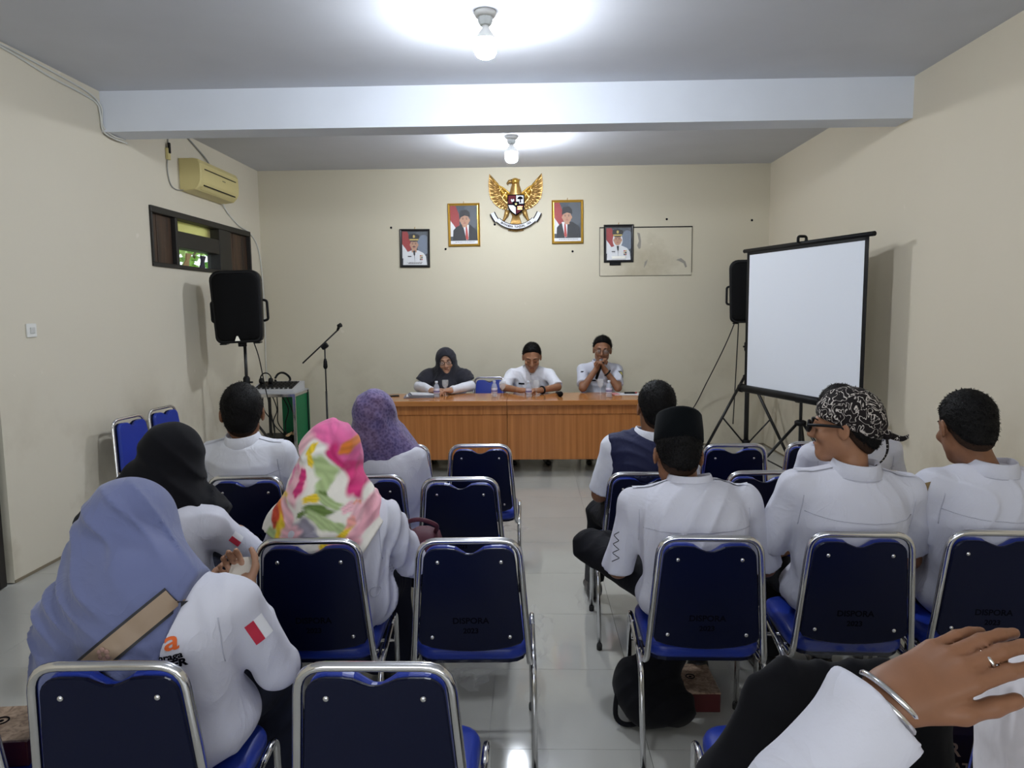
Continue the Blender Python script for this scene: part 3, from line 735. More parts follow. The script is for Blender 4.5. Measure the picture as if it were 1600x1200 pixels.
# ------------------------------------------------------------------ portraits
def ell(cx, cz, rx, rz_, n=20, a0=0, a1=360):
    return [(cx + rx * math.cos(math.radians(a0 + (a1 - a0) * i / n)), cz + rz_ * math.sin(math.radians(a0 + (a1 - a0) * i / n))) for i in range(n if a1 - a0 == 360 else n + 1)]
C_ = lambda n, c: mat('print_' + n, c, .5, spec=.08)
P_BG, P_RED, P_WHT, P_SUIT, P_SKIN, P_CAP, P_TIE, P_GOLD, P_DK, P_PALE, P_GREY = (C_('slate', (.05, .062, .08)), C_('red', (.35, .03, .03)), C_('white', (.75, .76, .78)), C_('suit', (.006, .008, .014)),
    C_('skin', (.50, .27, .17)), C_('black', (.012, .012, .016)), C_('tie', (.45, .05, .04)), C_('gold', (.6, .45, .12)), C_('dark', (.05, .035, .03)), C_('pale', (.18, .22, .29)), C_('grey', (.085, .10, .12)))
def portrait(label, x, z, w, h, fm, fw, shapes, roll=0.0):
    t = thing('framed_portrait', label, 'portrait', (x, YB, z), 0, None)
    t.rotation_euler = (0, roll, 0)
    def r4(i, y): return [(-w / 2 + i, y, i), (w / 2 - i, y, i), (w / 2 - i, y, h - i), (-w / 2 + i, y, h - i)]
    MB().loft([r4(0, 0), r4(0, -.016), r4(fw * .3, -.024), r4(fw * .7, -.018), r4(fw, -.02), r4(fw, -.008)], False, smooth=False).build('frame', fm, t)
    MB().tube(fillet([(0, -.004, h - .004), (0, -.004, h + .018), (.006, -.004, h + .022)], .004), .004, 6).build('hanger', M_GOLD2, t)
    iw, ih = w - 2 * fw, h - 2 * fw
    mats = []; b = MB()
    for k, (m, pts) in enumerate(shapes):
        if m not in mats: mats.append(m)
        b.cur = mats.index(m); yy = -.009 - k * .0003
        # clip to the picture opening
        q = [(min(max(px, -.5), .5) * iw, yy, fw + min(max(pz, 0), 1) * ih) for px, pz in pts]
        b.add(q, [tuple(range(len(q)))])
    o = b.build('printed_picture', mats, t)
    g = MB().box((0, -.0175, h / 2), (iw, .001, ih)).build('glass', mat('picture_glass', (1, 1, 1), .03, alpha=.04, spec=.4), t)
    return t
RECT = lambda x0, x1, z0, z1: [(x0, z0), (x1, z0), (x1, z1), (x0, z1)]
def flag(): return [(P_BG, RECT(-.5, .5, 0, 1)), (P_GREY, ell(.28, .75, .3, .35)), (P_RED, [(-.5, .45), (-.5, 1), (-.30, 1), (-.18, .78), (-.16, .4), (-.25, .34)]), (P_WHT, [(-.5, .2), (-.5, .62), (-.36, .48), (-.24, .34), (-.2, .2)])]
def face(cx, cz, rx, rz_, glasses=False, tash=False):
    s = [(P_SKIN, ell(cx - rx, cz, rx * .18, rz_ * .25)), (P_SKIN, ell(cx + rx, cz, rx * .18, rz_ * .25)), (P_SKIN, ell(cx, cz, rx, rz_))]
    for q in (-1, 1):
        s += [(P_DK, ell(cx + q * rx * .42, cz + rz_ * .18, rx * .17, rz_ * .05)), (P_DK, ell(cx + q * rx * .42, cz + rz_ * .36, rx * .24, rz_ * .045))]
    s += [(C_('nose', (.40, .20, .12)), ell(cx, cz - rz_ * .14, rx * .17, rz_ * .12)), (C_('mouth', (.36, .10, .08)), ell(cx, cz - rz_ * .46, rx * .34, rz_ * .07))]
    if tash: s += [(P_DK, ell(cx, cz - rz_ * .33, rx * .42, rz_ * .08))]
    return s
def caption(z, rows, x0=-.42, x1=.42):
    rg = random.Random(int(z * 1000) + rows); s = []
    for r in range(rows):
        x = x0 + rg.uniform(0, .1)
        while x < x1 - .05:
            L = rg.uniform(.03, .10); s.append((P_DK, RECT(x, x + L, z - r * .03, z - r * .03 + .012))); x += L + .018
    return s
def civil(cx, tie_x, smile):
    s = flag() + [(P_SUIT, [(-.42, .08), (-.40, .36), (-.28, .45), (-.06, .52), (cx + .2, .50), (.36, .42), (.47, .34), (.5, .08)]),
        (P_WHT, [(tie_x - .10, .50), (tie_x + .12, .50), (tie_x + .10, .12), (tie_x + .02, .10)]), (P_TIE, [(tie_x, .46), (tie_x + .05, .46), (tie_x + .10, .14), (tie_x + .05, .09), (tie_x - .01, .16)])]
    s += [(P_SKIN, RECT(cx - .09, cx + .09, .44, .6))] + face(cx, .62, .165, .155)
    s += [(P_CAP, [(cx - .19, .68), (cx - .18, .80), (cx - .13, .88), (cx + .08, .90), (cx + .19, .82), (cx + .20, .70), (cx, .745)])]
    return s + [(P_WHT, RECT(-.5, .5, 0, .085))] + caption(.045, 1)
FR_GOLD = mat('gilt_frame', (.62, .36, .06), .28, metal=.8); FR_BLK = mat('black_frame', (.012, .012, .014), .3)
portrait('gilt-framed portrait of a man in dark suit and cap, left of the eagle', -.762, 2.372, .372, .495, FR_GOLD, .028, civil(0.03, .06, 1), -.006)
portrait('gilt-framed portrait of a man with a red tie, right of the eagle', .443, 2.388, .365, .500, FR_GOLD, .028, civil(-.02, -.12, 0), -.004)
def uniform(cx, scarf):
    s = flag() + [(P_PALE, ell(.35, .6, .25, .3))]
    s += [(P_WHT, [(-.47, 0), (-.46, .26), (-.34, .38), (-.12, .44), (cx + .16, .44), (.34, .36), (.44, .26), (.48, 0)]), (P_GREY, [(cx - .01, .42), (cx + .02, .1), (cx + .028, .1), (cx + .02, .42)])]
    s += [(P_WHT if scarf else P_SKIN, RECT(cx - .1, cx + .1, .38, .55))]
    if scarf: s += [(P_WHT, ell(cx, .60, .20, .23))]
    s += face(cx, .60, .15, .155, tash=not scarf)
    s += [(P_CAP, [(cx - .04, .43), (cx + .05, .43), (cx + .04, .30), (cx + .01, .27), (cx - .02, .31)])]
    s += [(P_CAP, [(cx - .17, .735), (cx - .22, .82), (cx - .2, .90), (cx, .94), (cx + .2, .90), (cx + .22, .82), (cx + .17, .735)]), (P_GOLD, [(cx - .17, .735), (cx - .18, .775), (cx + .18, .775), (cx + .17, .735)]), (P_GOLD, ell(cx, .85, .045, .045)),
        (P_DK, [(cx - .17, .735), (cx + .17, .735), (cx + .12, .70), (cx, .69), (cx - .12, .70)])]
    s += [(P_CAP, RECT(-.28, -.14, .245, .27))]
    for i in range(3):
        for j in range(2): s.append(((P_TIE, P_GOLD, P_SUIT)[(i + j) % 3], RECT(.2 + j * .06, .25 + j * .06, .26 - i * .055, .295 - i * .055)))
    return s
portrait('black-framed portrait of a moustached man in white uniform and peaked cap, leftmost of the four', -1.348, 2.135, .352, .445, FR_BLK, .028, uniform(-.03, False) + caption(.07, 2, -.32, .3), .012)
pt = portrait('black-framed portrait of a woman in white uniform, headscarf and cap, over the patched wall panel', 1.036, 2.165, .345, .435, FR_BLK, .028, uniform(-.04, True) + [(mat('pale_strip', (.95, .93, .85), .3), RECT(-.28, .28, .04, .12))], -.004)
setp(MB().box((.995, YB - .012, 2.150), (.13, .02, .035), bev=.003).build('sensor_bar', M_BLACK), 'small black bar under the portrait of the woman in uniform', 'bracket')
# patched access panel in the back wall
t = thing('wall_panel', 'rectangular wall patch outlined by cracks right of the portraits', 'wall panel', (1.35, YB, 2.287))
MB().box((0, -.004, 0), (1.062, .008, .55), bev=.002).build('panel_board', M_WALL_B, t)
MB().box((.0, -.007, .279), (1.075, .012, .012)).build('upper_crack', M_BLACK, t)
MB().box((-.534, -.004, 0), (.007, .007, .55)).build('side_crack', mat('crack_grey', (.12, .11, .09), .9), t)
MB().box((.534, -.004, .02), (.006, .007, .53)).build('side_crack', mat('crack_grey', (.12, .11, .09), .9), t)
MB().box((0, -.004, -.277), (1.062, .006, .004)).build('lower_crack', mat('crack_grey', (.12, .11, .09), .9), t)
GL = mat('glue_mark', (.30, .28, .24), .7)
for cx, cz, pts in ((-.10, .12, [(0, .1), (.03, .09), (.045, 0), (.04, -.08), (.02, -.09), (.0, -.05), (.02, 0)]), (.38, -.12, [(-.03, .02), (.03, .04), (.08, .0), (.10, -.06), (.08, -.07), (.06, -.02), (0, .01)]), (0, -.14, [(-.02, -.05), (-.01, .02), (.025, .05), (.01, .0)])):
    MB().prism([(cx + a, cz + b_) for a, b_ in pts], .0015, mtx((0, -.0095, 0))).build('glue_mark', GL, t)
# screw holes and plugs left in the wall
for i, (px, pz, lab) in enumerate(((-1.62, 2.60, 'dark screw hole left of the portraits'), (-.405, 2.62, 'dark screw hole under the left wing of the emblem'), (-.985, 2.345, 'small screw hole under the left gilt portrait'), (.50, 2.30, 'dark screw hole under the right gilt portrait'), (1.59, 2.655, 'screw hole above the wall patch'), (2.57, 2.63, 'dark screw hole near the right corner'))):
    setp(MB().lathe([(.012, 0), (.013, .004), (.006, .005), (.004, .001)], 10, mtx((px, YB, pz), (PI / 2, 0, 0))).build('wall_plug', M_INK), lab, 'wall plug')

# ------------------------------------------------------------------ eagle emblem
t = thing('eagle_emblem', 'golden eagle emblem with a shield and a lettered ribbon on the back wall', 'emblem', (-.157, YB, 2.855))
G = lambda zx, zy: Vector(((zx - 645) / 1503, 0, (610 - zy) / 1503))
def bez(pts, n): return spline([G(*p) for p in pts], n)
for s in (1, -1):
    S_ = Matrix.Scale(s, 4, (1, 0, 0))
    inner = bez([(345, 285), (352, 380), (390, 480), (440, 560), (500, 625)], 6)
    outer = bez([(190, 105), (172, 250), (178, 400), (205, 520), (275, 620), (370, 690), (478, 722)], 5)
    wo = [(190, 108), (174, 250), (180, 400), (207, 515), (275, 612), (370, 682), (480, 712), (540, 640), (560, 470), (520, 430), (430, 355), (340, 300), (260, 215)]
    MB().prism([(G(a_, b_).x, G(a_, b_).z) for a_, b_ in wo][::(1 if s > 0 else 1)], .014, Matrix.Translation((0, -.02, 0)) @ S_).build('wing_base', M_GOLD2, t)
    b = MB(); n = 21
    for i in range(n):
        u = i / (n - 1); a = inner[int(u * (len(inner) - 1))]; e = outer[int(u * (len(outer) - 1))]
        y0, y1 = -.030 - .0012 * (i % 2), -.014
        m_ = (a + e) / 2 + Vector((0, 0, -.006)); w = .011
        b.tube([a + Vector((0, y0, 0)), m_ + Vector((0, (y0 + y1) / 2 - .004, 0)), e + Vector((0, y1, 0))], [w * .7, w, w * .35], 6, S_)
    b.build('wing_feathers', M_GOLD2, t)
    b = MB()
    top = bez([(350, 300), (420, 350), (500, 420), (540, 460)], 5); bot = bez([(345, 300), (375, 420), (430, 520), (510, 610)], 5)
    for i in range(13):
        u = i / 12; a = top[int(u * (len(top) - 1))]; e = bot[int(u * (len(bot) - 1))]
        b.tube([a + Vector((0, -.035, 0)), (a + e) / 2 + Vector((0, -.042, 0)), e + Vector((0, -.036, 0))], [.008, .0105, .007], 6, S_)
    b.build('covert_feathers', M_GOLD, t)
    MB().tube(bez([(240, 190), (330, 290), (430, 350), (545, 450)], 4), [.006 + .0005 * i for i in range(13)], 6, Matrix.Translation((0, -.035, 0)) @ S_).build('wing_edge', M_GOLD, t)
    MB().tube([G(500, 730) + Vector((0, -.03, 0)), G(480, 800) + Vector((0, -.035, 0)), G(440, 880) + Vector((0, -.03, 0)), G(410, 930) + Vector((0, -.028, 0))], [.03, .028, .014, .016], 8, S_).build('leg', M_GOLD2, t)
    for q in (-14, 0, 14):
        MB().tube([G(412 + q, 915) + Vector((0, -.036, 0)), G(410 + q, 955) + Vector((0, -.034, 0))], [.007, .003], 6, S_).build('claw', M_GOLD, t)
MB().loft([[(G(645 + w_ * math.cos(a), zy).x, -.012 - .045 * max(0, math.sin(a)) * d, G(0, zy).z) for a in [2 * PI * i / 16 for i in range(16)]] for zy, w_, d in ((830, 60, .5), (720, 115, 1), (560, 135, 1.1), (470, 120, 1.1), (420, 105, 1.1), (360, 92, 1.1), (300, 70, 1.1), (240, 62, 1.1), (200, 52, 1), (182, 25, .6))], True).build('body', M_GOLD2, t)
MB().ball((G(640, 235).x, -.045, G(0, 235).z), (.048, .034, .036)).build('head', M_GOLD, t)
MB().tube([G(590, 240) + Vector((0, -.05, 0)), G(530, 245) + Vector((0, -.05, 0)), G(505, 275) + Vector((0, -.05, 0)), G(520, 305) + Vector((0, -.05, 0))], [.026, .02, .013, .003], 8).build('beak', M_GOLD2, t)
MB().tube([G(690, 220) + Vector((0, -.035, 0)), G(725, 205) + Vector((0, -.03, 0))], [.018, .003], 6).build('crest', M_GOLD2, t)
MB().ball((G(575, 225).x, -.078, G(0, 225).z), .006, 8, 6).build('eye', M_BLACK, t)
b = MB()
for i in range(9):
    u = -1 + i / 4; b.tube([G(645 + 40 * u, 810) + Vector((0, -.026, 0)), G(645 + 80 * u, 950) + Vector((0, -.024, 0)), G(645 + 125 * u, 1095 - 20 * abs(u)) + Vector((0, -.018, 0))], [.010, .013, .009], 6)
b.build('tail_feathers', M_GOLD2, t)
SH = lambda k: [((x - 650) * k / 1503, (610 - (620 + (zy - 620) * k)) / 1503) for x, zy in ((510, 480), (650, 474), (790, 480), (792, 620), (775, 700), (730, 765), (650, 815), (570, 765), (525, 700), (508, 620))]
sh = MB().prism(SH(1.05), .02, mtx((G(650, 0).x, -.075, 0)), .004).build('shield', M_INK, t)
def shp(name, m, pts, d): MB().prism([(G(a, b_).x, G(a, b_).z) for a, b_ in pts], .004, mtx((0, -.0765 - d, 0))).build(name, m, sh)
E_RED, E_WHT = mat('emblem_maroon', (.10, .012, .02), .6, spec=.15), mat('emblem_white', (.70, .71, .74), .6, spec=.15)
shp('field', E_RED, [(520, 490), (645, 485), (645, 625), (518, 625)], 0); shp('field', E_WHT, [(655, 485), (780, 490), (782, 625), (655, 625)], 0)
shp('field', E_WHT, [(518, 650), (645, 650), (645, 805), (580, 760), (535, 700)], 0); shp('field', E_RED, [(655, 650), (780, 650), (765, 700), (720, 760), (655, 805)], 0)
shp('band', M_INK, [(510, 628), (790, 628), (790, 648), (510, 648)], .002)
shp('inner_shield', M_INK, [(590, 590), (705, 590), (705, 640), (650, 690), (590, 640)], .004)
shp('star', mat('emblem_gold', (.7, .5, .1), .4), [(650 + (28 if k % 2 == 0 else 11) * math.sin(PI * k / 5), 632 - (28 if k % 2 == 0 else 11) * math.cos(PI * k / 5)) for k in range(10)], .006)
shp('banyan_crown', M_INK, [(670, 545), (690, 515), (725, 500), (760, 515), (775, 545), (750, 552), (700, 552)], .002); shp('banyan_trunk', M_INK, [(718, 550), (735, 550), (738, 600), (745, 608), (708, 608), (715, 600)], .002)
shp('bull_head', E_WHT, [(560, 560), (575, 545), (590, 562), (605, 545), (622, 558), (612, 585), (598, 600), (580, 598), (570, 582)], .002)
for k in range(5): shp('rice_grain', M_GOLD, [(548 + k * 16, 672 + k * 20), (558 + k * 16, 668 + k * 20), (562 + k * 16, 684 + k * 20), (552 + k * 16, 688 + k * 20)], .002)
for k in range(6): shp('chain_link', M_GOLD, [(678 + (k % 3) * 28, 672 + (k // 3) * 36), (698 + (k % 3) * 28, 672 + (k // 3) * 36), (698 + (k % 3) * 28, 690 + (k // 3) * 36), (678 + (k % 3) * 28, 690 + (k // 3) * 36)], .002)
cl = spline([G(*p) for p in ((330, 890), (400, 945), (480, 985), (560, 1008), (645, 1015), (730, 1008), (810, 985), (890, 945), (960, 890))], 4)
def ribbon(pts, hw, y, m, name, par):
    f = [[(p.x - tz * hw, y, p.z + tx * hw), (p.x + tz * hw, y, p.z - tx * hw), (p.x + tz * hw, y + .008, p.z - tx * hw), (p.x - tz * hw, y + .008, p.z + tx * hw)] for p, tx, tz in [(pts[i], *((lambda d: (d.x / d.length, d.z / d.length))(pts[min(i + 1, len(pts) - 1)] - pts[max(i - 1, 0)]))) for i in range(len(pts))]]
    return MB().loft(f, True, smooth=False).build(name, m, par)
rb = ribbon(cl, .030, -.046, M_INK, 'ribbon', t); ribbon(cl, .023, -.048, E_WHT, 'ribbon_face', rb)
for s in (1, -1):
    q = [G(645 + s * a, b_) for a, b_ in ((330, 910), (375, 840), (410, 770))]
    r2 = ribbon(q, .032, -.038, M_INK, 'ribbon_tail', t); ribbon(q, .021, -.040, E_WHT, 'ribbon_face', r2)
words = 'BHINNEKA TUNGGAL IKA'
for i, ch in enumerate(words):
    if ch == ' ': continue
    u = (i + .5) / len(words) * .80 + .10; k = u * (len(cl) - 1); p = cl[int(k)].lerp(cl[min(int(k) + 1, len(cl) - 1)], k % 1); d = cl[min(int(k) + 1, len(cl) - 1)] - cl[int(k)]
    text_obj('letter', ch, .034, M_INK, rb, Matrix.Translation((p.x, -.0492, p.z)) @ Matrix.Rotation(-math.atan2(d.z, d.x), 4, 'Y') @ Matrix.Rotation(PI / 2, 4, 'X'), .0008)

# ------------------------------------------------------------------ things on the desk
def bottle(x, yy, label):
    t = thing('water_bottle', label, 'bottle', (x, yy, TZ), 0, 'water bottles on the desk')
    MB().lathe([(.026, 0), (.031, .004), (.031, .03), (.029, .035), (.031, .04), (.031, .075), (.029, .08), (.031, .085), (.030, .105), (.022, .13), (.013, .142), (.0125, .15)], 16).build('bottle_body', M_PET, t)
    MB().lathe([(.0315, .045), (.0318, .046), (.0318, .094), (.0315, .095)], 16, cap=False).build('wrapper', mat('bottle_wrapper', (.66, .64, .74), .4), t)
    MB().lathe([(.0322, .055), (.0322, .072)], 16, cap=False).build('print_band', mat('wrapper_print', (.20, .16, .32), .5), t)
    MB().lathe([(.0145, .146), (.015, .148), (.015, .166), (.013, .168)], 14).build('cap', mat('pale_cap', (.62, .66, .74), .4), t)
for x, yy, lb in ((-.957, 7.25, 'water bottle on the desk in front of the woman in the dark headscarf'), (-.37, 7.27, 'water bottle on the desk in front of the empty blue chair'), (-.02, 7.20, 'water bottle on the desk in front of the man in white'), (.785, 7.20, 'water bottle on the desk in front of the man with the microphone')): bottle(x, yy, lb)
def goblet(x, yy, label):
    t = thing('water_goblet', label, 'glass', (x, yy, TZ), 0, 'stemmed glasses on the desk')
    MB().lathe([(.030, 0), (.030, .003), (.006, .008), (.0045, .02), (.0045, .07), (.012, .08), (.028, .10), (.034, .125), (.033, .165), (.0315, .165), (.032, .125), (.026, .102), (.008, .083)], 18).build('glass_body', M_GOBLET, t)
for x, yy, lb in ((-.885, 7.40, 'stemmed glass in front of the hands of the woman in the dark headscarf'), (-.285, 7.24, 'stemmed glass in front of the empty blue chair, left of the man in white'), (.057, 7.30, 'stemmed glass right of the water bottle of the man in white'), (.715, 7.37, 'stemmed glass left of the water bottle of the man with the microphone')): goblet(x, yy, lb)
t = thing('mobile_phone', 'black phone lying at the left end of the desk', 'phone', (-1.44, 7.38, TZ), .2)
MB().box((0, 0, .005), (.15, .075, .009), bev=.004).build('phone_body', M_BLACK, t)
t = thing('document_folder', 'stack of grey-blue papers beside the woman in the dark headscarf', 'papers', (-1.14, 7.33, TZ), .1)
for i in range(4): MB().box((.012 * i - .01, .01 * (i % 2), .004 + .008 * i), (.30 - .02 * i, .22, .007), (0, .02 * i, .06 * i)).build('paper_sheet', mat('folder_grey', (.16, .17, .22), .6) if i % 2 == 0 else mat('paper_white', (.6, .6, .63), .7), t)
t = thing('microphone', 'black microphone lying on the desk at the elbow of the man in white', 'microphone', (.285, 7.34, TZ + .028), .15)
MB().ball((0, -.10, .0), (.028, .032, .028), 12, 8).build('grille', M_GRILLE, t); MB().tube([(0, -.08, 0), (0, .10, -.006)], [.021, .014], 10).build('body', M_BLACK, t)
t = thing('note_sheet', 'white sheet with a pink edge at the right end of the desk', 'paper', (1.02, 7.42, TZ), -.1)
MB().box((0, 0, .002), (.30, .20, .003)).build('sheet', mat('paper_white', (.6, .6, .63), .7), t); MB().box((-.15, -.02, .006), (.07, .12, .008), (0, 0, .3)).build('pink_slip', mat('pink_paper', (.62, .25, .25), .7), t)
t = thing('marker_pen', 'black pen lying on the white sheet at the right end of the desk', 'pen', (1.03, 7.44, TZ + .0125), 0)
MB().tube([(-.06, 0, 0), (.05, .0, 0)], .009, 8).build('barrel', M_BLACK, t); MB().tube([(.05, 0, 0), (.07, 0, 0)], .0095, 8).build('pen_cap', mat('pen_cap_red', (.3, .03, .03), .4), t)
# ------------------------------------------------------------------ signed-distance sculpting
V = lambda *a: np.array(a, float)
def nrm(a):
    a = np.asarray(a, float); return a / (np.linalg.norm(a) + 1e-12)
def rot3(yaw=0, pitch=0, roll=0):
    """yaw: turns to the left (+), pitch: nods down (+), roll: tilts to the own right (+)"""
    cy, sy, cp, sp, cr, sr = math.cos(yaw), math.sin(yaw), math.cos(pitch), math.sin(pitch), math.cos(roll), math.sin(roll)
    Rz = np.array([[cy, -sy, 0], [sy, cy, 0], [0, 0, 1]]); Rx = np.array([[1, 0, 0], [0, cp, sp], [0, -sp, cp]]); Ry = np.array([[cr, 0, sr], [0, 1, 0], [-sr, 0, cr]])
    return Rz @ Rx @ Ry
class SDF:
    def __init__(s, lo, hi, h):
        s.lo = np.asarray(lo, float); s.h = h
        s.n = np.ceil((np.asarray(hi, float) - s.lo) / h).astype(int) + 1
        s.F = np.full(s.n, 1.0, np.float32); s.c = np.zeros(3); s.R = np.eye(3); s.s = 1.0
    def frame(s, c=(0, 0, 0), R=None, sc=1.0):
        s.c = np.asarray(c, float); s.R = np.eye(3) if R is None else R; s.s = sc; return s
    def w(s, p): return s.c + s.R @ (np.asarray(p, float) * s.s)
    def sub(s, lo, hi):
        a = np.clip(np.floor((lo - s.lo) / s.h).astype(int), 0, s.n); b = np.clip(np.ceil((hi - s.lo) / s.h).astype(int) + 1, 0, s.n)
        if np.any(b <= a): return None
        sl = tuple(slice(i, j) for i, j in zip(a, b))
        ax = [(s.lo[k] + s.h * np.arange(a[k], b[k])).astype(np.float32) for k in range(3)]
        return sl, ax[0][:, None, None], ax[1][None, :, None], ax[2][None, None, :]
    def op(s, sl, d, k, mode='u'):
        F = s.F[sl]
        if mode == 's': F, d = -F, d
        if k > 0:
            t = np.clip(.5 + .5 * (d - F) / k, 0, 1); r = d + (F - d) * t - k * t * (1 - t)
        else: r = np.minimum(F, d)
        s.F[sl] = r if mode == 'u' else -r
    def cap(s, a, b, ra, rb=None, k=.01, flat=None, cut=None, cuta=None, mode='u'):
        """tapered capsule; flat=(axis, factor) squashes across an axis; cut: trims flat beyond b (metres past b)"""
        rb = ra if rb is None else rb
        a, b = s.w(a), s.w(b); ra, rb = ra * s.s, rb * s.s
        m = max(ra, rb) * (max(1, flat[1]) if flat else 1) + k + 2 * s.h
        q = s.sub(np.minimum(a, b) - m, np.maximum(a, b) + m)
        if q is None: return s
        sl, X, Y, Z = q; px, py, pz = X - a[0], Y - a[1], Z - a[2]; ba = b - a; L2 = ba @ ba + 1e-12
        t = np.clip((px * ba[0] + py * ba[1] + pz * ba[2]) / L2, 0, 1)
        dx, dy, dz = px - t * ba[0], py - t * ba[1], pz - t * ba[2]
        d2 = dx * dx + dy * dy + dz * dz
        if flat:
            n = nrm(s.R @ np.asarray(flat[0], float)); c = dx * n[0] + dy * n[1] + dz * n[2]
            d2 = d2 + c * c * (1 / flat[1] ** 2 - 1)
            d = (np.sqrt(np.maximum(d2, 0)) - (ra + (rb - ra) * t)) * min(1, flat[1])
        else: d = np.sqrt(d2) - (ra + (rb - ra) * t)
        u = ba / math.sqrt(L2)
        if cut is not None: d = np.maximum(d, (X - b[0]) * u[0] + (Y - b[1]) * u[1] + (Z - b[2]) * u[2] - cut)
        if cuta is not None: d = np.maximum(d, -((X - a[0]) * u[0] + (Y - a[1]) * u[1] + (Z - a[2]) * u[2]) - cuta)
        s.op(sl, d, k, mode); return s
    def ell(s, c, r, k=.01, R=None, mode='u'):
        M = s.R if R is None else s.R @ R
        c = s.w(c); r = np.asarray(r, float) * s.s; m = r.max() + k + 2 * s.h
        q = s.sub(c - m, c + m)
        if q is None: return s
        sl, X, Y, Z = q; p = [X - c[0], Y - c[1], Z - c[2]]
        l = [(p[0] * M[0, i] + p[1] * M[1, i] + p[2] * M[2, i]) for i in range(3)]
        k0 = np.sqrt(sum((l[i] / r[i]) ** 2 for i in range(3))); k1 = np.sqrt(sum((l[i] / r[i] ** 2) ** 2 for i in range(3))) + 1e-9
        s.op(sl, k0 * (k0 - 1) / k1, k, mode); return s
    def plane(s, p, n, k=0.0, lo=None, hi=None):
        """keep what lies on the -n side of the plane through p"""
        p = s.w(p); n = nrm(s.R @ np.asarray(n, float))
        q = s.sub(s.lo if lo is None else np.asarray(lo, float), s.lo + s.h * s.n if hi is None else np.asarray(hi, float))
        if q is None: return s
        sl, X, Y, Z = q; d = (X - p[0]) * n[0] + (Y - p[1]) * n[1] + (Z - p[2]) * n[2]
        s.op(sl, -d, k, 's'); return s
    def displace(s, fn, band=.04):
        i = np.nonzero(np.abs(s.F) < band); P = np.stack([s.lo[k] + s.h * i[k] for k in range(3)], 1)
        s.F[i] += fn(P).astype(np.float32); return s
    def arrays(s):
        F = s.F; S = F < 0
        S[0] = S[-1] = False; S[:, 0] = S[:, -1] = False; S[:, :, 0] = S[:, :, -1] = False
        F = np.where(S, np.minimum(F, -1e-6), np.maximum(F, 1e-6))
        c = np.zeros(tuple(s.n - 1), np.int8); off = [(x, y, z) for x in (0, 1) for y in (0, 1) for z in (0, 1)]
        for x, y, z in off: c += S[x:s.n[0] - 1 + x, y:s.n[1] - 1 + y, z:s.n[2] - 1 + z]
        idx = np.argwhere((c > 0) & (c < 8)); N = len(idx)
        ids = np.full(tuple(s.n - 1), -1, np.int32); ids[idx[:, 0], idx[:, 1], idx[:, 2]] = np.arange(N)
        val = np.stack([F[idx[:, 0] + x, idx[:, 1] + y, idx[:, 2] + z] for x, y, z in off], 1)
        acc = np.zeros((N, 3)); cnt = np.zeros(N); O = np.array(off, float)
        for i in range(8):
            for j in range(i + 1, 8):
                if np.abs(O[i] - O[j]).sum() != 1: continue
                a, b = val[:, i], val[:, j]; m = (a < 0) != (b < 0)
                t = np.where(m, a / np.where(m, a - b, 1), 0)
                acc[m] += (O[i] + (O[j] - O[i]) * t[:, None])[m]; cnt[m] += 1
        vs = s.lo + s.h * (idx + acc / np.maximum(cnt, 1)[:, None])
        quads = []
        for ax in range(3):
            b, cc = (ax + 1) % 3, (ax + 2) % 3
            A = S; sl0 = [slice(None)] * 3; sl1 = [slice(None)] * 3; sl0[ax] = slice(0, -1); sl1[ax] = slice(1, None)
            g = np.argwhere(A[tuple(sl0)] != A[tuple(sl1)])
            g = g[(g[:, b] > 0) & (g[:, cc] > 0) & (g[:, b] < s.n[b] - 1) & (g[:, cc] < s.n[cc] - 1)]
            eb = np.zeros(3, int); eb[b] = 1; ec = np.zeros(3, int); ec[cc] = 1
            G = [ids[tuple((g - e).T)] for e in (0 * eb, eb, eb + ec, ec)]
            Q = np.stack(G, 1); inside = A[tuple(g.T)]
            Q[~inside] = Q[~inside][:, ::-1]
            quads.append(Q)
        Q = np.concatenate(quads); return vs, Q[(Q >= 0).all(1)]
    def smooth(s, vs, Q, it):
        for _ in range(it):
            acc = np.zeros_like(vs); cnt = np.zeros(len(vs))
            for a, b in ((0, 1), (1, 2), (2, 3), (3, 0)):
                for i in range(3): acc[:, i] += np.bincount(Q[:, a], vs[Q[:, b], i], len(vs)) + np.bincount(Q[:, b], vs[Q[:, a], i], len(vs))
                cnt += np.bincount(Q[:, a], minlength=len(vs)) + np.bincount(Q[:, b], minlength=len(vs))
            vs = vs * .5 + .5 * acc / np.maximum(cnt, 1)[:, None]
        return vs
    def build(s, name, m, parent, it=1, color=None):
        vs, Q = s.arrays()
        if it: vs = s.smooth(vs, Q, it)
        me = bpy.data.meshes.new(name)
        me.vertices.add(len(vs)); me.vertices.foreach_set('co', vs.astype(np.float32).ravel())
        me.loops.add(Q.size); me.loops.foreach_set('vertex_index', Q.astype(np.int32).ravel())
        me.polygons.add(len(Q)); me.polygons.foreach_set('loop_start', np.arange(0, Q.size, 4, dtype=np.int32)); me.polygons.foreach_set('loop_total', np.full(len(Q), 4, np.int32))
        me.polygons.foreach_set('use_smooth', np.ones(len(Q), bool))
        for x in (m if isinstance(m, (list, tuple)) else [m]): me.materials.append(x)
        me.update(calc_edges=True); me.validate()
        if color is not None:
            a = me.color_attributes.new('pattern', 'FLOAT_COLOR', 'POINT'); C = np.ones((len(vs), 4), np.float32); C[:, :3] = color(vs); a.data.foreach_set('color', C.ravel())
        o = link_mesh(name, me, parent); o['tris'] = len(Q) * 2
        return o

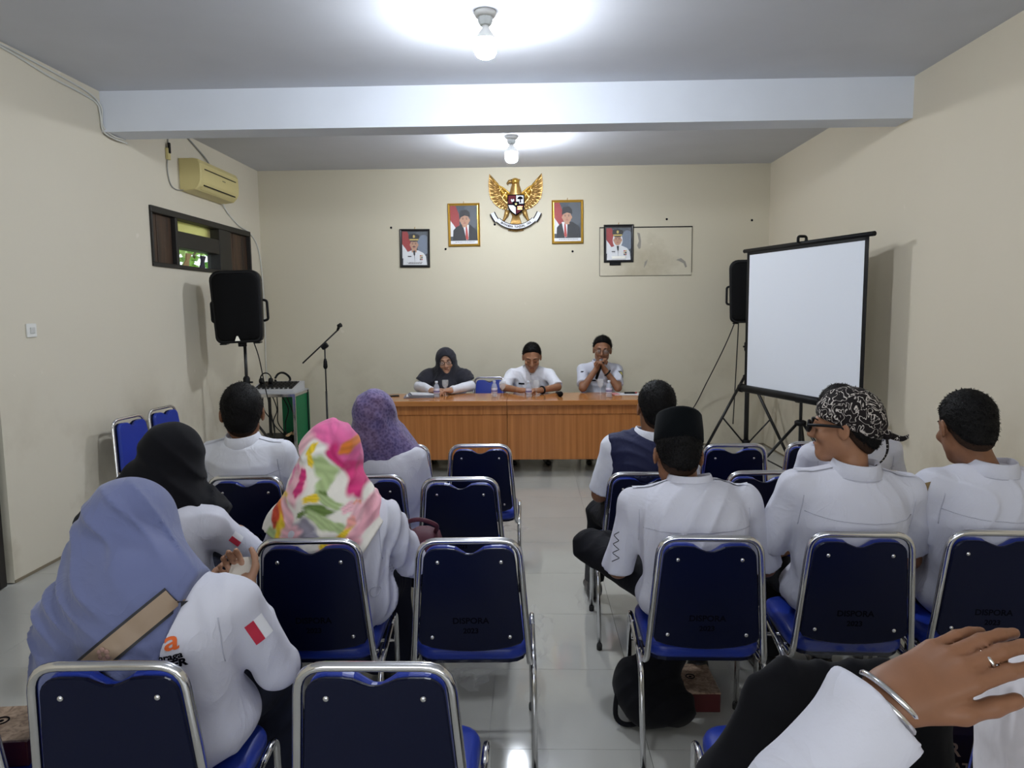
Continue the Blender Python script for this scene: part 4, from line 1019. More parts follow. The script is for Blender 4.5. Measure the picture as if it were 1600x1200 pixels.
def wrinkle(seed, amp, freq=45.0, direc=None, warp=1.5):
    """soft irregular cloth creases; freq in radians per metre, direc: across the creases"""
    r = np.random.RandomState(seed); D = r.randn(6, 3); D /= np.linalg.norm(D, axis=1)[:, None]; ph = r.rand(6) * 6.28
    if direc is not None: D[0] = nrm(direc); D[1] = nrm(nrm(direc) + .35 * r.randn(3))
    def f(P):
        g = freq * .24
        w = np.sin(P @ D[2] * g + ph[2]) + .8 * np.sin(P @ D[3] * g * 1.5 + ph[3] + np.sin(P @ D[4] * g))
        a = np.sin(P @ D[0] * freq + warp * w + ph[0]); b = np.sin(P @ D[1] * freq * .6 + warp * .8 * w + ph[1])
        ridge = np.clip(1.08 - np.sqrt(a * a + .05), 0, 1) ** 2
        m = .5 + .5 * np.sin(P @ D[5] * g * 1.1 + ph[5] + .8 * w)
        return -amp * (2.2 * ridge * (.2 + .8 * m) + .45 * b - .45)
    return f

# ------------------------------------------------------------------ people
def add_head(S, c, R, sc, nose=1.0):
    S.frame(c, R, sc)
    S.ell((0, -.014, .032), (.077, .095, .086), .02).ell((0, .022, -.03), (.062, .068, .083), .03)
    S.cap((-.030, -.0, -.062), (0, .066, -.094), .030, .022, .03).cap((.030, -.0, -.062), (0, .066, -.094), .030, .022, .03)
    S.cap((-.034, .078, .022), (.034, .078, .022), .012, .012, .02)
    for q in (-1, 1):
        S.ell((q * .042, .066, -.028), (.022, .02, .018), .02)
        S.ell((q * .033, .094, .003), (.019, .014, .011), .010, mode='s')
        S.ell((q * .032, .080, .003), (.0135, .0125, .0115), .004)
        S.ell((q * .080, -.008, -.005), (.008, .021, .032), .008, rot3(q * .35, 0, 0)); S.ell((q * .090, -.004, -.004), (.007, .012, .019), .006, rot3(q * .35, 0, 0), mode='s')
    S.cap((0, .088, .010), (0, .110, -.030), .009, .0125 * nose, .012).ell((-.012, .099, -.034), (.010, .011, .009), .008).ell((.012, .099, -.034), (.010, .011, .009), .008)
    S.cap((-.020, .088, -.060), (.020, .088, -.060), .007, .007, .008, flat=((0, 0, 1), .8)).cap((-.016, .087, -.071), (.016, .087, -.071), .007, .007, .008)
    S.cap((-.022, .098, -.0655), (.022, .098, -.0655), .0022, .0022, .004, mode='s')
    S.frame()
def face_parts(root, c, R, sc, closed=False, tash=False):
    A = Matrix([list(R[i] * sc) + [c[i]] for i in range(3)] + [[0, 0, 0, 1]])
    for q in (-1, 1):
        if not closed:
            e = MB().ball((q * .032, .0822, .002), (.0112, .0112, .0060), 10, 8, A).build('eye', M_EYEW, root)
            MB().ball((q * .031, .0915, .002), (.0052, .003, .0050), 8, 6, A).build('iris', M_EYED, e)
        else: MB().tube([(q * .020, .0925, .0), (q * .032, .0945, -.004), (q * .044, .090, .0)], .0022, 5, A).build('eyelashes', M_HAIR, root)
        MB().tube([(q * .014, .0935, .024), (q * .030, .0925, .030), (q * .050, .076, .025)], [.003, .0042, .002], 6, A).build('eyebrow', M_HAIR, root)
    MB().tube([(-.021, .0895, -.063), (-.008, .0965, -.060), (0, .0955, -.062), (.008, .0965, -.060), (.021, .0895, -.063)], [.002, .0045, .004, .0045, .002], 6, A).build('lips', M_LIP, root)
    if tash: MB().tube([(-.024, .090, -.052), (0, .1005, -.046), (.024, .090, -.052)], [.002, .004, .002], 6, A).build('moustache', M_HAIR, root)
def spectacles(root, c, R, sc, lens_mat, frame_mat, name='glasses', rim=.0016):
    A = Matrix([list(R[i] * sc) + [c[i]] for i in range(3)] + [[0, 0, 0, 1]])
    b = MB()
    for q in (-1, 1):
        b.tube([(q * .034 + .024 * math.cos(a), .108 - .002 * abs(math.cos(a)), .002 + .018 * math.sin(a)) for a in [2 * PI * i / 16 for i in range(16)]], rim, 6, A, close=True)
        b.tube([(q * .057, .105, .008), (q * .079, .06, .012), (q * .082, .0, .010), (q * .080, -.015, -.002)], rim * 1.1, 6, A)
    b.tube([(-.011, .108, .006), (0, .111, .009), (.011, .108, .006)], rim, 6, A)
    g = b.build(name, frame_mat, root)
    for q in (-1, 1): MB().lathe([(.0235, 0), (.0235, .0012)], 16, A @ mtx((q * .034, .1085, .002), (PI / 2, 0, 0)) @ Matrix.Diagonal((1, .76, 1, 1))).build('lens', lens_mat, g)
    return g
def add_hair(S, c, R, sc, thick=.010, front=.075, slope=.95, drop=0.0, taper=.028):
    """hair cap trimmed along a line from the brow to the nape"""
    S.frame(c, R, sc)
    S.ell((0, -.016, .034), (.0785 + thick * .5, .096 + thick, .087 + thick), .01)
    S.ell((0, -.052, -.02), (.064 + thick * .5, .052 + thick, .078), .02)
    for q in (-1, 1): S.ell((q * .092, -.002, -.012), (.022, .027, .034), .006, mode='s')
    S.plane((0, .085, front - drop), nrm((0, slope, -1)), taper)
    S.frame()
def hand(S, w, d, n, side, curl=.3, spread=.10, k=1.0, thumb_in=.3, thumb_out=.72):
    """palm, four unequal fingers and a thumb; d: pointing direction, n: the way the palm faces"""
    d = nrm(d); n = np.asarray(n, float); n = nrm(n - d * (n @ d)); t = np.cross(d, n) * (1 if side == 'R' else -1); w = np.asarray(w, float)
    base = []
    for i, (o, l) in enumerate(((.029, .086), (.010, .090), (-.009, .087), (-.027, .080))):
        kn = w + (d * l + t * o - n * .004 * (i in (1, 2))) * k
        S.cap(w + (d * .012 + t * o * .65) * k, kn, .0145 * k, .0105 * k, .012 * k); base.append(kn)
    S.cap(w - d * .02 * k, w + d * .02 * k, .024 * k, .026 * k, .02 * k, flat=(n, .75))
    for i, (kn, L, r) in enumerate(zip(base, ((.044, .027, .021), (.048, .031, .023), (.044, .029, .022), (.035, .021, .019)), (.0095, .0098, .0092, .0080))):
        dd = nrm(d + t * spread * (1.3 - i)); ang = 0; p = kn; c = curl[i] if hasattr(curl, '__len__') else curl
        for j, (l, f) in enumerate(zip(L, (.9, 1.2, .8))):
            ang += c * f; q = p + (dd * math.cos(ang) + n * math.sin(ang)) * l * k
            S.cap(p, q, r * k * (1 - .08 * j), r * k * (.92 - .10 * j), .0035 * k); p = q
    p = w + (d * .018 + t * .024 + n * .006) * k
    for l, r, dv in ((.046, .0135, d * .62 + t * thumb_out + n * thumb_in), (.034, .0112, d * .85 + t * thumb_out * .48 + n * thumb_in * 1.3), (.027, .0100, d * .95 + t * .10 + n * thumb_in * 1.5)):
        q = p + nrm(dv) * l * k; S.cap(p, q, r * k, r * k * .9, .007 * k); p = q

def collar(root, nb, T, m, r=.066, h=.040, back=.02, flare=.024):
    rings = []
    for dr, z0 in ((0, -.02), (.001, h), (.004, h + .003), (.007, h), (flare, -.004), (flare - .004, -.016)):
        ring = []
        for k in range(32):
            a = 2 * PI * k / 32; y = math.sin(a); drop = .022 * max(0, y) ** 1.5
            p = V((r + dr) * math.cos(a), (r + dr) * 1.02 * y - back * .3, z0 - drop); ring.append(nb + T @ p)
        rings.append(ring)
    c = MB().loft([[tuple(p) for p in r_] for r_ in rings], False).build('collar', m, root)
    MB().tube([tuple(p) for p in rings[4]], .0013, 5, close=True).build('collar_edge', M_SEAM, c)
    return c

def person(label, loc, rz, P):
    """P: neck, head, hrot, sw (shoulder half width), g (girth), armL/armR=(elbow, wrist, hand dir, palm normal, curl), sleeve, legs, hijab..."""
    root = thing('person', label, 'person', (loc[0], loc[1], 0), rz)
    g = P.get('g', 1.0); sw = P.get('sw', .20); hs = P.get('hs', 1.1); h = P.get('h', .0075)
    hip = V(*P.get('hip', (0, 0, .545))); nb = V(*P['neck']); hc = V(*P['head']); R = rot3(*P.get('hrot', (0, 0, 0)))
    u = nrm(nb - hip); sy = P.get('shyaw', 0.0); r0 = V(math.cos(sy), math.sin(sy), 0); r0 = nrm(r0 + V(0, 0, P.get('shroll', 0))); f = nrm(np.cross(u, r0)); r_ = np.cross(f, u); T = np.stack([r_, f, u], 1); L = np.linalg.norm(nb - hip)
    bow = P.get('bow', .03)                                    # rounds the back
    sp = lambda t: hip + (nb - hip) * t - f * bow * math.sin(PI * min(max(t, 0), 1))
    sh = {q: nb + r_ * sw * s_ - u * .065 for q, s_ in (('L', -1), ('R', 1))}
    arms = {q: [np.asarray(x, float) if i < 4 else x for i, x in enumerate(P['arm' + q])] for q in ('L', 'R')}
    pts = [hip, nb, hc, *sh.values(), *[a[0] for a in arms.values()], *[a[1] for a in arms.values()]]
    lo = np.min(pts, 0) - .26; hi = np.max(pts, 0) + .26
    # --- body: one continuous skin surface
    S = SDF(lo, hi, P.get('hb', h))
    for t, rr in ((.04, (.15, .11, .11)), (.32, (.135, .10, .15)), (.64, (.15, .10, .17)), (.82, (.13, .08, .10))): S.ell(sp(t), (rr[0] * g, rr[1] * g, rr[2]), .05, T)
    for q in 'LR':
        e, w = arms[q][0], arms[q][1]
        S.cap(nb - u * .05, sh[q], .042, .046, .03).cap(sh[q], e, .047, .040, .02).cap(e, w, .041, .027, .012, flat=(np.cross(nrm(w - e), (0, 0, 1)), .95))
        if arms[q][2] is not None and not (P.get('fine_hand') == q): hand(S, w, arms[q][2], arms[q][3], q, arms[q][4], k=P.get('hk', 1.05), spread=P.get('spread', .10))
    S.cap(nb - u * .03, hc + R @ V(0, -.02, -.05) * hs, .056, .052, .015)
    add_head(S, hc, R, hs, P.get('nose', 1.0))
    body = S.build('body', P['skin'], root, 1); body['label'] = P.get('skinlabel', 'skin of face, neck and hands')
    if P.get('face', True): face_parts(root, hc, R, hs, P.get('closed', False), P.get('tash', False))
    # --- shirt
    S = SDF(lo, hi, h); e0 = P.get('ease', .014)
    for t, rr in ((P.get('hem', .0), (.172, .140, .125) if P.get('skirt') else (.170, .137, .12)), (.3, (.155, .118, .16)), (.62, (.165, .115, .18)), (.82, (.145, .092, .11))): S.ell(sp(t), (rr[0] * g + e0 * .3, rr[1] * g + e0 * .3, rr[2]), .06, T)
    for q in 'LR':
        e, w = arms[q][0], arms[q][1]
        S.cap(nb - u * .032 + r_ * (.03 if q == 'R' else -.03), sh[q], .063, .060, .04)
        if P.get('sleeve', 'short') == 'short':
            m = sh[q] + (e - sh[q]) * P.get('sl_len', .86); S.cap(sh[q], m, .064, .060 + .004 * g, .03, cut=0.0)
        else:
            S.cap(sh[q], e, .066, .058, .03).cap(e, w, .058, P.get('cuffr', .040), .02, cut=-.012)
    S.displace(wrinkle(P.get('seed', 1), P.get('wamp', .006), P.get('wfreq', 42), P.get('wdir')), .03)
    S.plane(nb + u * .030, u, 0.0, lo=nb - .14, hi=nb + .2)
    S.plane(hip + V(0, 0, P.get('hemz', -.10)), (0, 0, -1), 0)
    shirt = S.build('shirt', P['shirt'], root, 2)
    if P.get('collar', True): collar(root, nb + u * .008, T, P['shirt'], P.get('collar_r', .072), P.get('collar_h', .042))
    # --- legs
    lg = P.get('legs', (((-.11, .43, .50), (-.12, .45, .09)), ((.11, .43, .50), (.12, .45, .09))))
    lp = [hip, *[V(*q) for a in lg for q in a]]; S = SDF(np.min(lp, 0) - .2, np.max(lp, 0) + .2, .011)
    S.ell(hip + V(0, .01, -.0), (.152 * g, .115 * g, .098), .04)
    for s_, (kn, an) in zip((-1, 1), lg):
        kn, an = V(*kn), V(*an); hp = hip + V(s_ * .085, .02, 0)
        if P.get('skirt'): S.cap(hp, kn, .10, .085, .06).cap(kn, an, .085, .10, .06, cut=-.01)
        else: S.cap(hp, kn, .092, .070, .03).cap(kn, an, .068, .058, .03, cut=-.01)
    if P.get('skirt'):
        k0, k1 = (V(*lg[0][0]) + V(*lg[1][0])) / 2, (V(*lg[0][1]) + V(*lg[1][1])) / 2; S.cap(hip, k0, .10, .09, .06).cap(k0, k1, .09, .10, .06, cut=-.01)
    S.displace(wrinkle(P.get('seed', 1) + 50, .005, 38), .03)
    S.build('skirt' if P.get('skirt') else 'trousers', P.get('legmat', M_TROUSER), root, 1)
    for s_, (kn, an) in zip((-1, 1), lg):
        an = V(*an); S = SDF(an - V(.1, .12, .12), an + V(.1, .26, .1), .010)
        S.cap(an + V(0, -.02, -.02), an + V(0, 0, .0), .045, .04, .02).cap(an + V(0, -.02, -.052), an + V(s_ * .02, .15, -.058), .038, .032, .03); S.plane(V(0, 0, an[2] - .088), (0, 0, -1))
        S.build('shoe', M_SHOE, root, 1)
    info = dict(P=P, root=root, body=body, shirt=shirt, nb=nb, hip=hip, T=T, R=R, hc=hc, hs=hs, sh=sh, arms=arms, sp=sp, lo=lo, hi=hi)
    # --- hair
    if P.get('hair'):
        S = SDF(hc - .2, hc + .2, .006); add_hair(S, hc, R, hs, **P['hair'])
        S.displace(wrinkle(P.get('seed', 1) + 9, .0022, 170), .02)
        info['hair'] = S.build('hair', P.get('hairmat', M_HAIR), root, 1)
        strands(info, info['hair'], P.get('hairmat', M_HAIR), P.get('nhair', 4200), P.get('hlen', .009), P.get('hlift', .12), P.get('hflow', (0, -.35, -1)), P.get('seed', 1))
        if P.get('fade', True):
            S = SDF(hc - .2, hc + .2, .006); add_hair(S, hc, R, hs, .0028, P['hair'].get('front', .075) + .010, P['hair'].get('slope', .95) + .22, 0, .006)
            o = S.build('hair_fade', M_FADE, root, 1); o['label'] = 'short cropped hair at nape and temples'
    return info
def strands(I, src, m, n=2600, length=.016, lift=.35, flow=(0, -.35, -1), seed=1, name='hair_strands'):
    """short tapering hairs standing on the hair surface"""
    me = src.data; N = len(me.polygons); r = np.random.RandomState(seed)
    cen = np.zeros(N * 3); me.polygons.foreach_get('center', cen); cen = cen.reshape(-1, 3); nor = np.zeros(N * 3); me.polygons.foreach_get('normal', nor); nor = nor.reshape(-1, 3)
    i = r.randint(0, N, n); p = cen[i] + r.randn(n, 3) * .002; k = nor[i]
    fl = I['R'] @ nrm(flow); t = fl[None, :] - k * (k @ fl)[:, None]; t += r.randn(n, 3) * .35; t /= np.linalg.norm(t, axis=1)[:, None] + 1e-9
    d = t * (1 - lift) + k * lift; d /= np.linalg.norm(d, axis=1)[:, None]; s = np.cross(d, k); s /= np.linalg.norm(s, axis=1)[:, None] + 1e-9
    L = length * (.6 + .7 * r.rand(n))[:, None]; p = p - k * .002
    mid = p + d * L * .55 + k * .001; tip = p + d * L + t * L * .15
    v = np.stack([p - s * .0014, p + s * .0014, mid + s * .0010, tip, mid - s * .0010], 1).reshape(-1, 3)
    o = link_mesh(name, bpy.data.meshes.new(name), I['root']); o.data.from_pydata(v.tolist(), [], [(5 * j, 5 * j + 1, 5 * j + 2, 5 * j + 3, 5 * j + 4) for j in range(n)]); o.data.materials.append(m); o['kind'] = 'stuff'
    return o
def bvh(o):
    me = o.data; return BVHTree.FromPolygons([v.co[:] for v in me.vertices], [p.vertices[:] for p in me.polygons])
def drape_patch(name, parent, tree, org, ux, uy, direc, poly, m, off=.0025, nu=8, nv=8):
    """a cloth patch, shape 'poly' = (w, h), laid on the surface"""
    w, h_ = poly; org, ux, uy, direc = [Vector(x) for x in (org, ux, uy, direc)]; direc.normalize(); vs = []
    for i in range(nu + 1):
        for j in range(nv + 1):
            p = org + ux * (w * (i / nu - .5)) + uy * (h_ * (j / nv - .5)); hs_h = [x for x in (q.ray_cast(p - direc * .3, direc) for q in (tree if isinstance(tree, tuple) else (tree,))) if x[0] is not None]
            hit = min(hs_h, key=lambda x: x[3])[0] if hs_h else None
            vs.append((hit - direc * off) if hit is not None else p)
    return MB().add(vs, [(i * (nv + 1) + j, (i + 1) * (nv + 1) + j, (i + 1) * (nv + 1) + j + 1, i * (nv + 1) + j + 1) for i in range(nu) for j in range(nv)], True).build(name, m, parent)
def drape_line(name, parent, tree, pts, direc, m, r=.0018, n=24, off=.0003):
    direc = Vector(direc).normalized(); out = []
    P = [Vector(p) for p in pts]; L = len(P) - 1
    for i in range(n + 1):
        t = i / n * L; k = min(int(t), L - 1); p = P[k].lerp(P[k + 1], t - k); hit = tree.ray_cast(p - direc * .3, direc)
        if hit[0] is not None: out.append(hit[0] - direc * off)
    return MB().tube(out, r, 5).build(name, m, parent) if len(out) > 1 else None
def drape_text(name, parent, tree, body, size, org, ux, uy, direc, m, bold=.001, off=.002, align='LEFT'):
    me = text_mesh(body, size, bold, align); org, ux, uy, direc = [Vector(x) for x in (org, ux, uy, direc)]; direc.normalize()
    for v in me.vertices:
        p = org + ux * v.co.x + uy * v.co.y; hit = tree.ray_cast(p - direc * .3, direc); v.co = (hit[0] - direc * off) if hit[0] is not None else p
    me.materials.clear(); me.materials.append(m); me.name = name
    return link_mesh(name, me, parent)
def shirt_details(I, yoke=True, epaulettes=True, m=None):
    """back yoke seam and shoulder straps"""
    t = bvh(I['shirt']); nb, T, sh, root = I['nb'], I['T'], I['sh'], I['root']; m = m or M_SEAM; f = T[:, 1]; r_ = T[:, 0]; u = T[:, 2]
    if yoke:
        c = nb - u * .125
        drape_line('yoke_seam', root, t, [c - r_ * .19, c - r_ * .1 - u * .004, c + r_ * .1 - u * .004, c + r_ * .19], f, m)
    for q, s_ in (('L', -1), ('R', 1)):
        c = sh[q] - r_ * s_ * .005
        ax = [c + u * .05 + f * .09 - f * .09 * k for k in (0, 1, 2)]
        drape_line('armhole_seam', root, t, [c - f * .12 - u * (.0 + .06 * k) for k in range(3)], f, m, n=12)
        if epaulettes:
            a = nb + r_ * s_ * .085; b = sh[q] + r_ * s_ * .01; mid = (a + b) / 2
            drape_patch('epaulette', root, t, mid + u * .02, nrm(b - a), f, -u, (float(np.linalg.norm(b - a)), .045), I['shirt'].data.materials[0], off=.004, nu=6, nv=4)
# ------------------------------------------------------------------ headscarves
def headscarf(I, m, caps=(), cuts=(), seed=1, amp=.006, freq=60, wdir=None, h=.007, color=None, puff=1.0, name='headscarf', folds=(), local=(), face=(.058, .085), smooth=2):
    """cloth over the head, neck and shoulders; caps/cuts in the person's own space; folds = extra raised creases"""
    hc, R, hs, nb, T = I['hc'], I['R'], I['hs'], I['nb'], I['T']
    S = SDF(np.minimum(I['lo'], hc - .3), I['hi'] + V(0, 0, .1), h)
    S.frame(hc, R, hs)
    S.ell((0, -.018, .030), (.098 * puff, .122 * puff, .108 * puff), .02).ell((0, .012, -.045), (.088 * puff, .092 * puff, .098), .05).cap((0, -.03, -.05), (0, -.035, -.11), .085 * puff, .09, .05)
    S.frame()
    S.cap(hc + R @ V(0, -.03, -.10) * hs, nb - T[:, 2] * .02, .088 * hs, .105, .06)
    for c in caps: S.cap(V(*c[0]), V(*c[1]), c[2], c[3], c[4] if len(c) > 4 else .05, flat=c[5] if len(c) > 5 else None)
    for a, b, r in folds: S.cap(V(*a), V(*b), r, r * .5, .022)
    S.displace(wrinkle(seed, amp, freq, wdir), .035)
    for p, n in cuts: S.plane(V(*p), n)
    S.frame(hc, R, hs)
    S.ell((0, .115, -.012), (face[0], .085, face[1]), .008, mode='s')
    S.frame()
    return S.build(name, m, I['root'], smooth, color)

M_PERI = crease(mat('periwinkle_scarf', (.135, .155, .29), .8, sheen=.25, spec=.2, bump=.1, bscale=350), 7, .013, .5, (1, .6, 1))
M_CHAR = crease(mat('charcoal_scarf', (.022, .022, .030), .85, sheen=.1, spec=.2, bump=.1, bscale=350), 8)
M_FLORAL = mat('floral_scarf', (.9, .85, .8), .75, sheen=.15, spec=.25, vcol='pattern'); crease(M_FLORAL, 8, .013, .5)
M_PURPLE = mat('purple_scarf', (.2, .14, .36), .75, sheen=.2, spec=.25)
N_, L_, b_ = nodes_of(M_PURPLE)
tc = N_.new('ShaderNodeTexCoord'); vo = N_.new('ShaderNodeTexVoronoi'); vo.inputs['Scale'].default_value = 85; vo.feature = 'SMOOTH_F1'
no = N_.new('ShaderNodeTexNoise'); no.inputs['Scale'].default_value = 9; no.inputs['Detail'].default_value = 4
L_.new(tc.outputs['Object'], vo.inputs['Vector']); L_.new(tc.outputs['Object'], no.inputs['Vector'])
r1 = N_.new('ShaderNodeValToRGB'); r1.color_ramp.elements[0].position = .25; r1.color_ramp.elements[1].position = .55; r1.color_ramp.elements[0].color = (.04, .03, .10, 1); r1.color_ramp.elements[1].color = (.19, .15, .29, 1)
r2 = N_.new('ShaderNodeValToRGB'); r2.color_ramp.elements[0].position = .42; r2.color_ramp.elements[1].position = .62; r2.color_ramp.elements[0].color = (.10, .075, .20, 1); r2.color_ramp.elements[1].color = (.17, .10, .17, 1)
L_.new(vo.outputs['Distance'], r1.inputs['Fac']); L_.new(no.outputs['Fac'], r2.inputs['Fac'])
mx = N_.new('ShaderNodeMixRGB'); mx.inputs[0].default_value = .5; L_.new(r1.outputs['Color'], mx.inputs[1]); L_.new(r2.outputs['Color'], mx.inputs[2]); L_.new(mx.outputs[0], b_.inputs['Base Color'])
crease(M_PURPLE, 8, .013, .55)
M_BATIK = mat('batik_cloth', (.01, .008, .008), .8, spec=.2)
N_, L_, b_ = nodes_of(M_BATIK)
tc = N_.new('ShaderNodeTexCoord'); no = N_.new('ShaderNodeTexNoise'); no.inputs['Scale'].default_value = 24; no.inputs['Detail'].default_value = 1.2; no.inputs['Distortion'].default_value = 1.6
L_.new(tc.outputs['Object'], no.inputs['Vector'])
r1 = N_.new('ShaderNodeValToRGB'); r1.color_ramp.elements.remove(r1.color_ramp.elements[1])
for p_, c_ in ((0.0, 0), (.495, 0), (.51, 1), (.535, 1), (.55, 0), (.69, 0), (.71, .8), (.80, .9)):
    e = r1.color_ramp.elements.new(p_); e.color = (.012 + .55 * c_, .009 + .50 * c_, .009 + .45 * c_, 1)
L_.new(no.outputs['Fac'], r1.inputs['Fac']); L_.new(r1.outputs['Color'], b_.inputs['Base Color'])
M_WSCARF = crease(mat('white_patterned_scarf', (.66, .63, .66), .8, sheen=.2, vary=.14, vscale=14), 8)
M_VEST = crease(mat('navy_vest', (.014, .017, .055), .7, spec=.3, bump=.1, bscale=90), 9, .014, .6)
M_SKIRT = mat('navy_skirt', (.010, .012, .025), .85, spec=.2)

# ------------------------------------------------------------------ left block of listeners
LS = dict(shirt=M_SHIRT, skin=M_SKIN_L, sleeve='long', collar=False, face=True, skirt=True, legmat=M_SKIRT)
# woman in the periwinkle scarf, hunched over her phone
A = person('person in a periwinkle headscarf with a tan strap across the back, nearest on the left', (-.95, 1.74), 0, dict(LS, neck=(-.02, .0, .96), head=(-.11, .085, 1.052), hrot=(-.1, .35, .06), sw=.20, g=1.26, hs=1.06, bow=.035, h=.007,
    hip=(0, .06, .56), armL=((-.27, .13, .68), (-.08, .42, .74), (.6, .8, .1), (0, -.3, 1), .7), armR=((.25, .12, .675), (.05, .42, .77), (-.6, .7, .3), (-.3, -.3, 1), .8), seed=3, wamp=.006, wfreq=38, shroll=.07, hemz=-.08))
hs_ = headscarf(A, M_PERI, caps=[((-.10, .06, 1.02), (-.08, .02, .97), .125, .122, .03), ((-.06, .0, .905), (-.215, .015, .858), .095, .096, .022), ((-.215, .015, .858), (-.25, .03, .70), .096, .095), ((-.05, -.02, .95), (-.06, -.03, .74), .13, .145, .06), ((-.05, -.01, .95), (.13, -.01, .91), .095, .085), ((.0, -.04, .93), (.03, -.045, .76), .12, .13, .06), ((-.16, -.02, .84), (-.2, -.03, .7), .10, .11, .03)],
    cuts=[((.115, -.05, .96), (.95, 0, -.31)), ((0, 0, .64), (0, 0, -1)), ((0, -.19, .8), (0, -1, -.1))], puff=1.07, seed=5, amp=.009, freq=58, wdir=(.72, .1, .66), h=.0062)
ts = bvh(hs_); tsh = bvh(A['shirt'])
o_ = V(-.012, -.1, .879); ux = nrm(V(.77, 0, .62)); uy = nrm(V(-.62, 0, .77))
q = drape_patch('bag_strap', A['root'], (ts, tsh), o_, ux, uy, (0, 1, 0), (.29, .060), mat('strap_edge', (.02, .02, .025), .6), off=.006, nu=20, nv=4)
q['label'] = 'tan shoulder strap with dark edges'
drape_patch('strap_band', q, (ts, tsh), o_, ux, uy, (0, 1, 0), (.29, .047), mat('tan_strap', (.30, .215, .145), .5), off=.009, nu=20, nv=4)
for k in (-.11, -.03):
    b = MB(); hit = None
    for a in range(6):
        c_ = o_ + ux * (k + .012 * math.cos(a * PI / 3)) + uy * .012 * math.sin(a * PI / 3); h_ = ts.ray_cast(Vector(c_) - Vector((0, .3, 0)), Vector((0, 1, 0)))
        if h_[0] is not None: b.ball(h_[0] + Vector((0, -.0095, 0)), (.0065, .0012, .0065), 8, 4)
    b.build('strap_flower', mat('strap_rose', (.36, .22, .18), .5), q)
drape_text('lettering', A['root'], tsh, 'ora', .066, (.112, -.1, .868), (1, 0, 0), (0, 0, 1), (0, 1, 0), mat('orange_print', (.75, .13, .02), .6), .0012, align='RIGHT')
drape_text('lettering', A['root'], tsh, 'olahraga', .022, (.118, -.1, .832), (1, 0, .03), (-.03, 0, 1), (0, 1, 0), M_INK, .0008, align='RIGHT')
drape_text('lettering', A['root'], tsh, 'CENTER', .026, (.125, -.1, .812), (1, 0, .05), (-.05, 0, 1), (0, 1, 0), M_INK, .0012, align='RIGHT')
M_RED = mat('flag_red', (.55, .03, .06), .7); M_FWH = mat('flag_white', (.85, .85, .87), .7)
def flag_patch(I, q, org, direc, s=1.0):
    t = bvh(I['shirt']); e = I['arms'][q][0] - I['sh'][q]; u = -nrm(e); d = nrm(direc); x = nrm(np.cross(d, u))
    a = drape_patch('flag_patch', I['root'], t, org, x, u, d, (.052 * s, .07 * s), M_FWH, off=.0025, nu=6, nv=6); a['label'] = 'red and white flag patch on the sleeve'
    drape_patch('flag_stripe', a, t, np.asarray(org) - x * .013 * s, x, u, d, (.026 * s, .07 * s), M_RED, off=.0035, nu=4, nv=6)
flag_patch(A, 'R', (.222, .05, .825), (-.55, .8, -.15))
shirt_details(A, yoke=False, epaulettes=False)
t = thing('mobile_phone', 'phone held by the person in the periwinkle headscarf', 'phone', (-.93, 2.20, .80)); t.rotation_euler = (.5, 0, .1)
MB().box((0, 0, 0), (.085, .16, .009), bev=.004).build('phone_body', mat('pale_phone', (.62, .56, .48), .3), t); MB().box((.02, .05, -.006), (.03, .04, .004), bev=.0015).build('camera_bump', M_BLACK, t)

# woman in the black scarf
B = person('person in a black headscarf and white shirt, behind the periwinkle headscarf', (-1.38, 2.58), 0, dict(LS, neck=(0, .0, .925), head=(.03, .07, 1.085), hrot=(-.2, .15, 0), sw=.20, g=1.15, hs=1.08, bow=.05,
    hip=(0, .04, .56), armL=((-.28, .08, .68), (-.1, .36, .70), (.6, .7, 0), (0, -.2, -1), .4), armR=((.29, .13, .685), (.12, .40, .70), (-.6, .7, 0), (0, -.2, -1), .4), seed=13, wamp=.008, shyaw=-.15))
headscarf(B, M_BLACKFAB, caps=[((-.02, 0, .95), (-.20, .0, .85), .11, .10), ((-.2, 0, .85), (-.27, .02, .68), .10, .11), ((0, 0, .93), (.18, .04, .845), .10, .085), ((-.03, .0, .95), (-.03, .0, .72), .14, .14, .06), ((.0, .1, 1.0), (.12, .12, .88), .07, .08)],
    cuts=[((.20, 0, .86), (.75, 0, -.66)), ((0, 0, .62), (0, 0, -1))], seed=15, amp=.006, freq=45, wdir=(.8, .1, .6), h=.008)
flag_patch(B, 'R', (.245, .05, .80), (-.55, .8, 0), .75)

# man in the third row, seen from behind
Cc = person('bareheaded person in white shirt with short black hair, left block, seen from behind', (-1.405, 3.53), 0, dict(shirt=M_SHIRT_W, skin=M_SKIN_D, neck=(-.015, -.05, .995), head=(-.035, -.005, 1.135), hrot=(.30, .05, 0), sw=.185, g=1.08, hs=1.2, bow=.03,
    hip=(0, .03, .56), armL=((-.25, .03, .66), (-.12, .32, .62), (.4, .9, 0), (0, 0, -1), .4), armR=((.26, .03, .66), (.12, .32, .62), (-.4, .9, 0), (0, 0, -1), .4), seed=21, wamp=.004, hair=dict(front=.075)))
shirt_details(Cc)

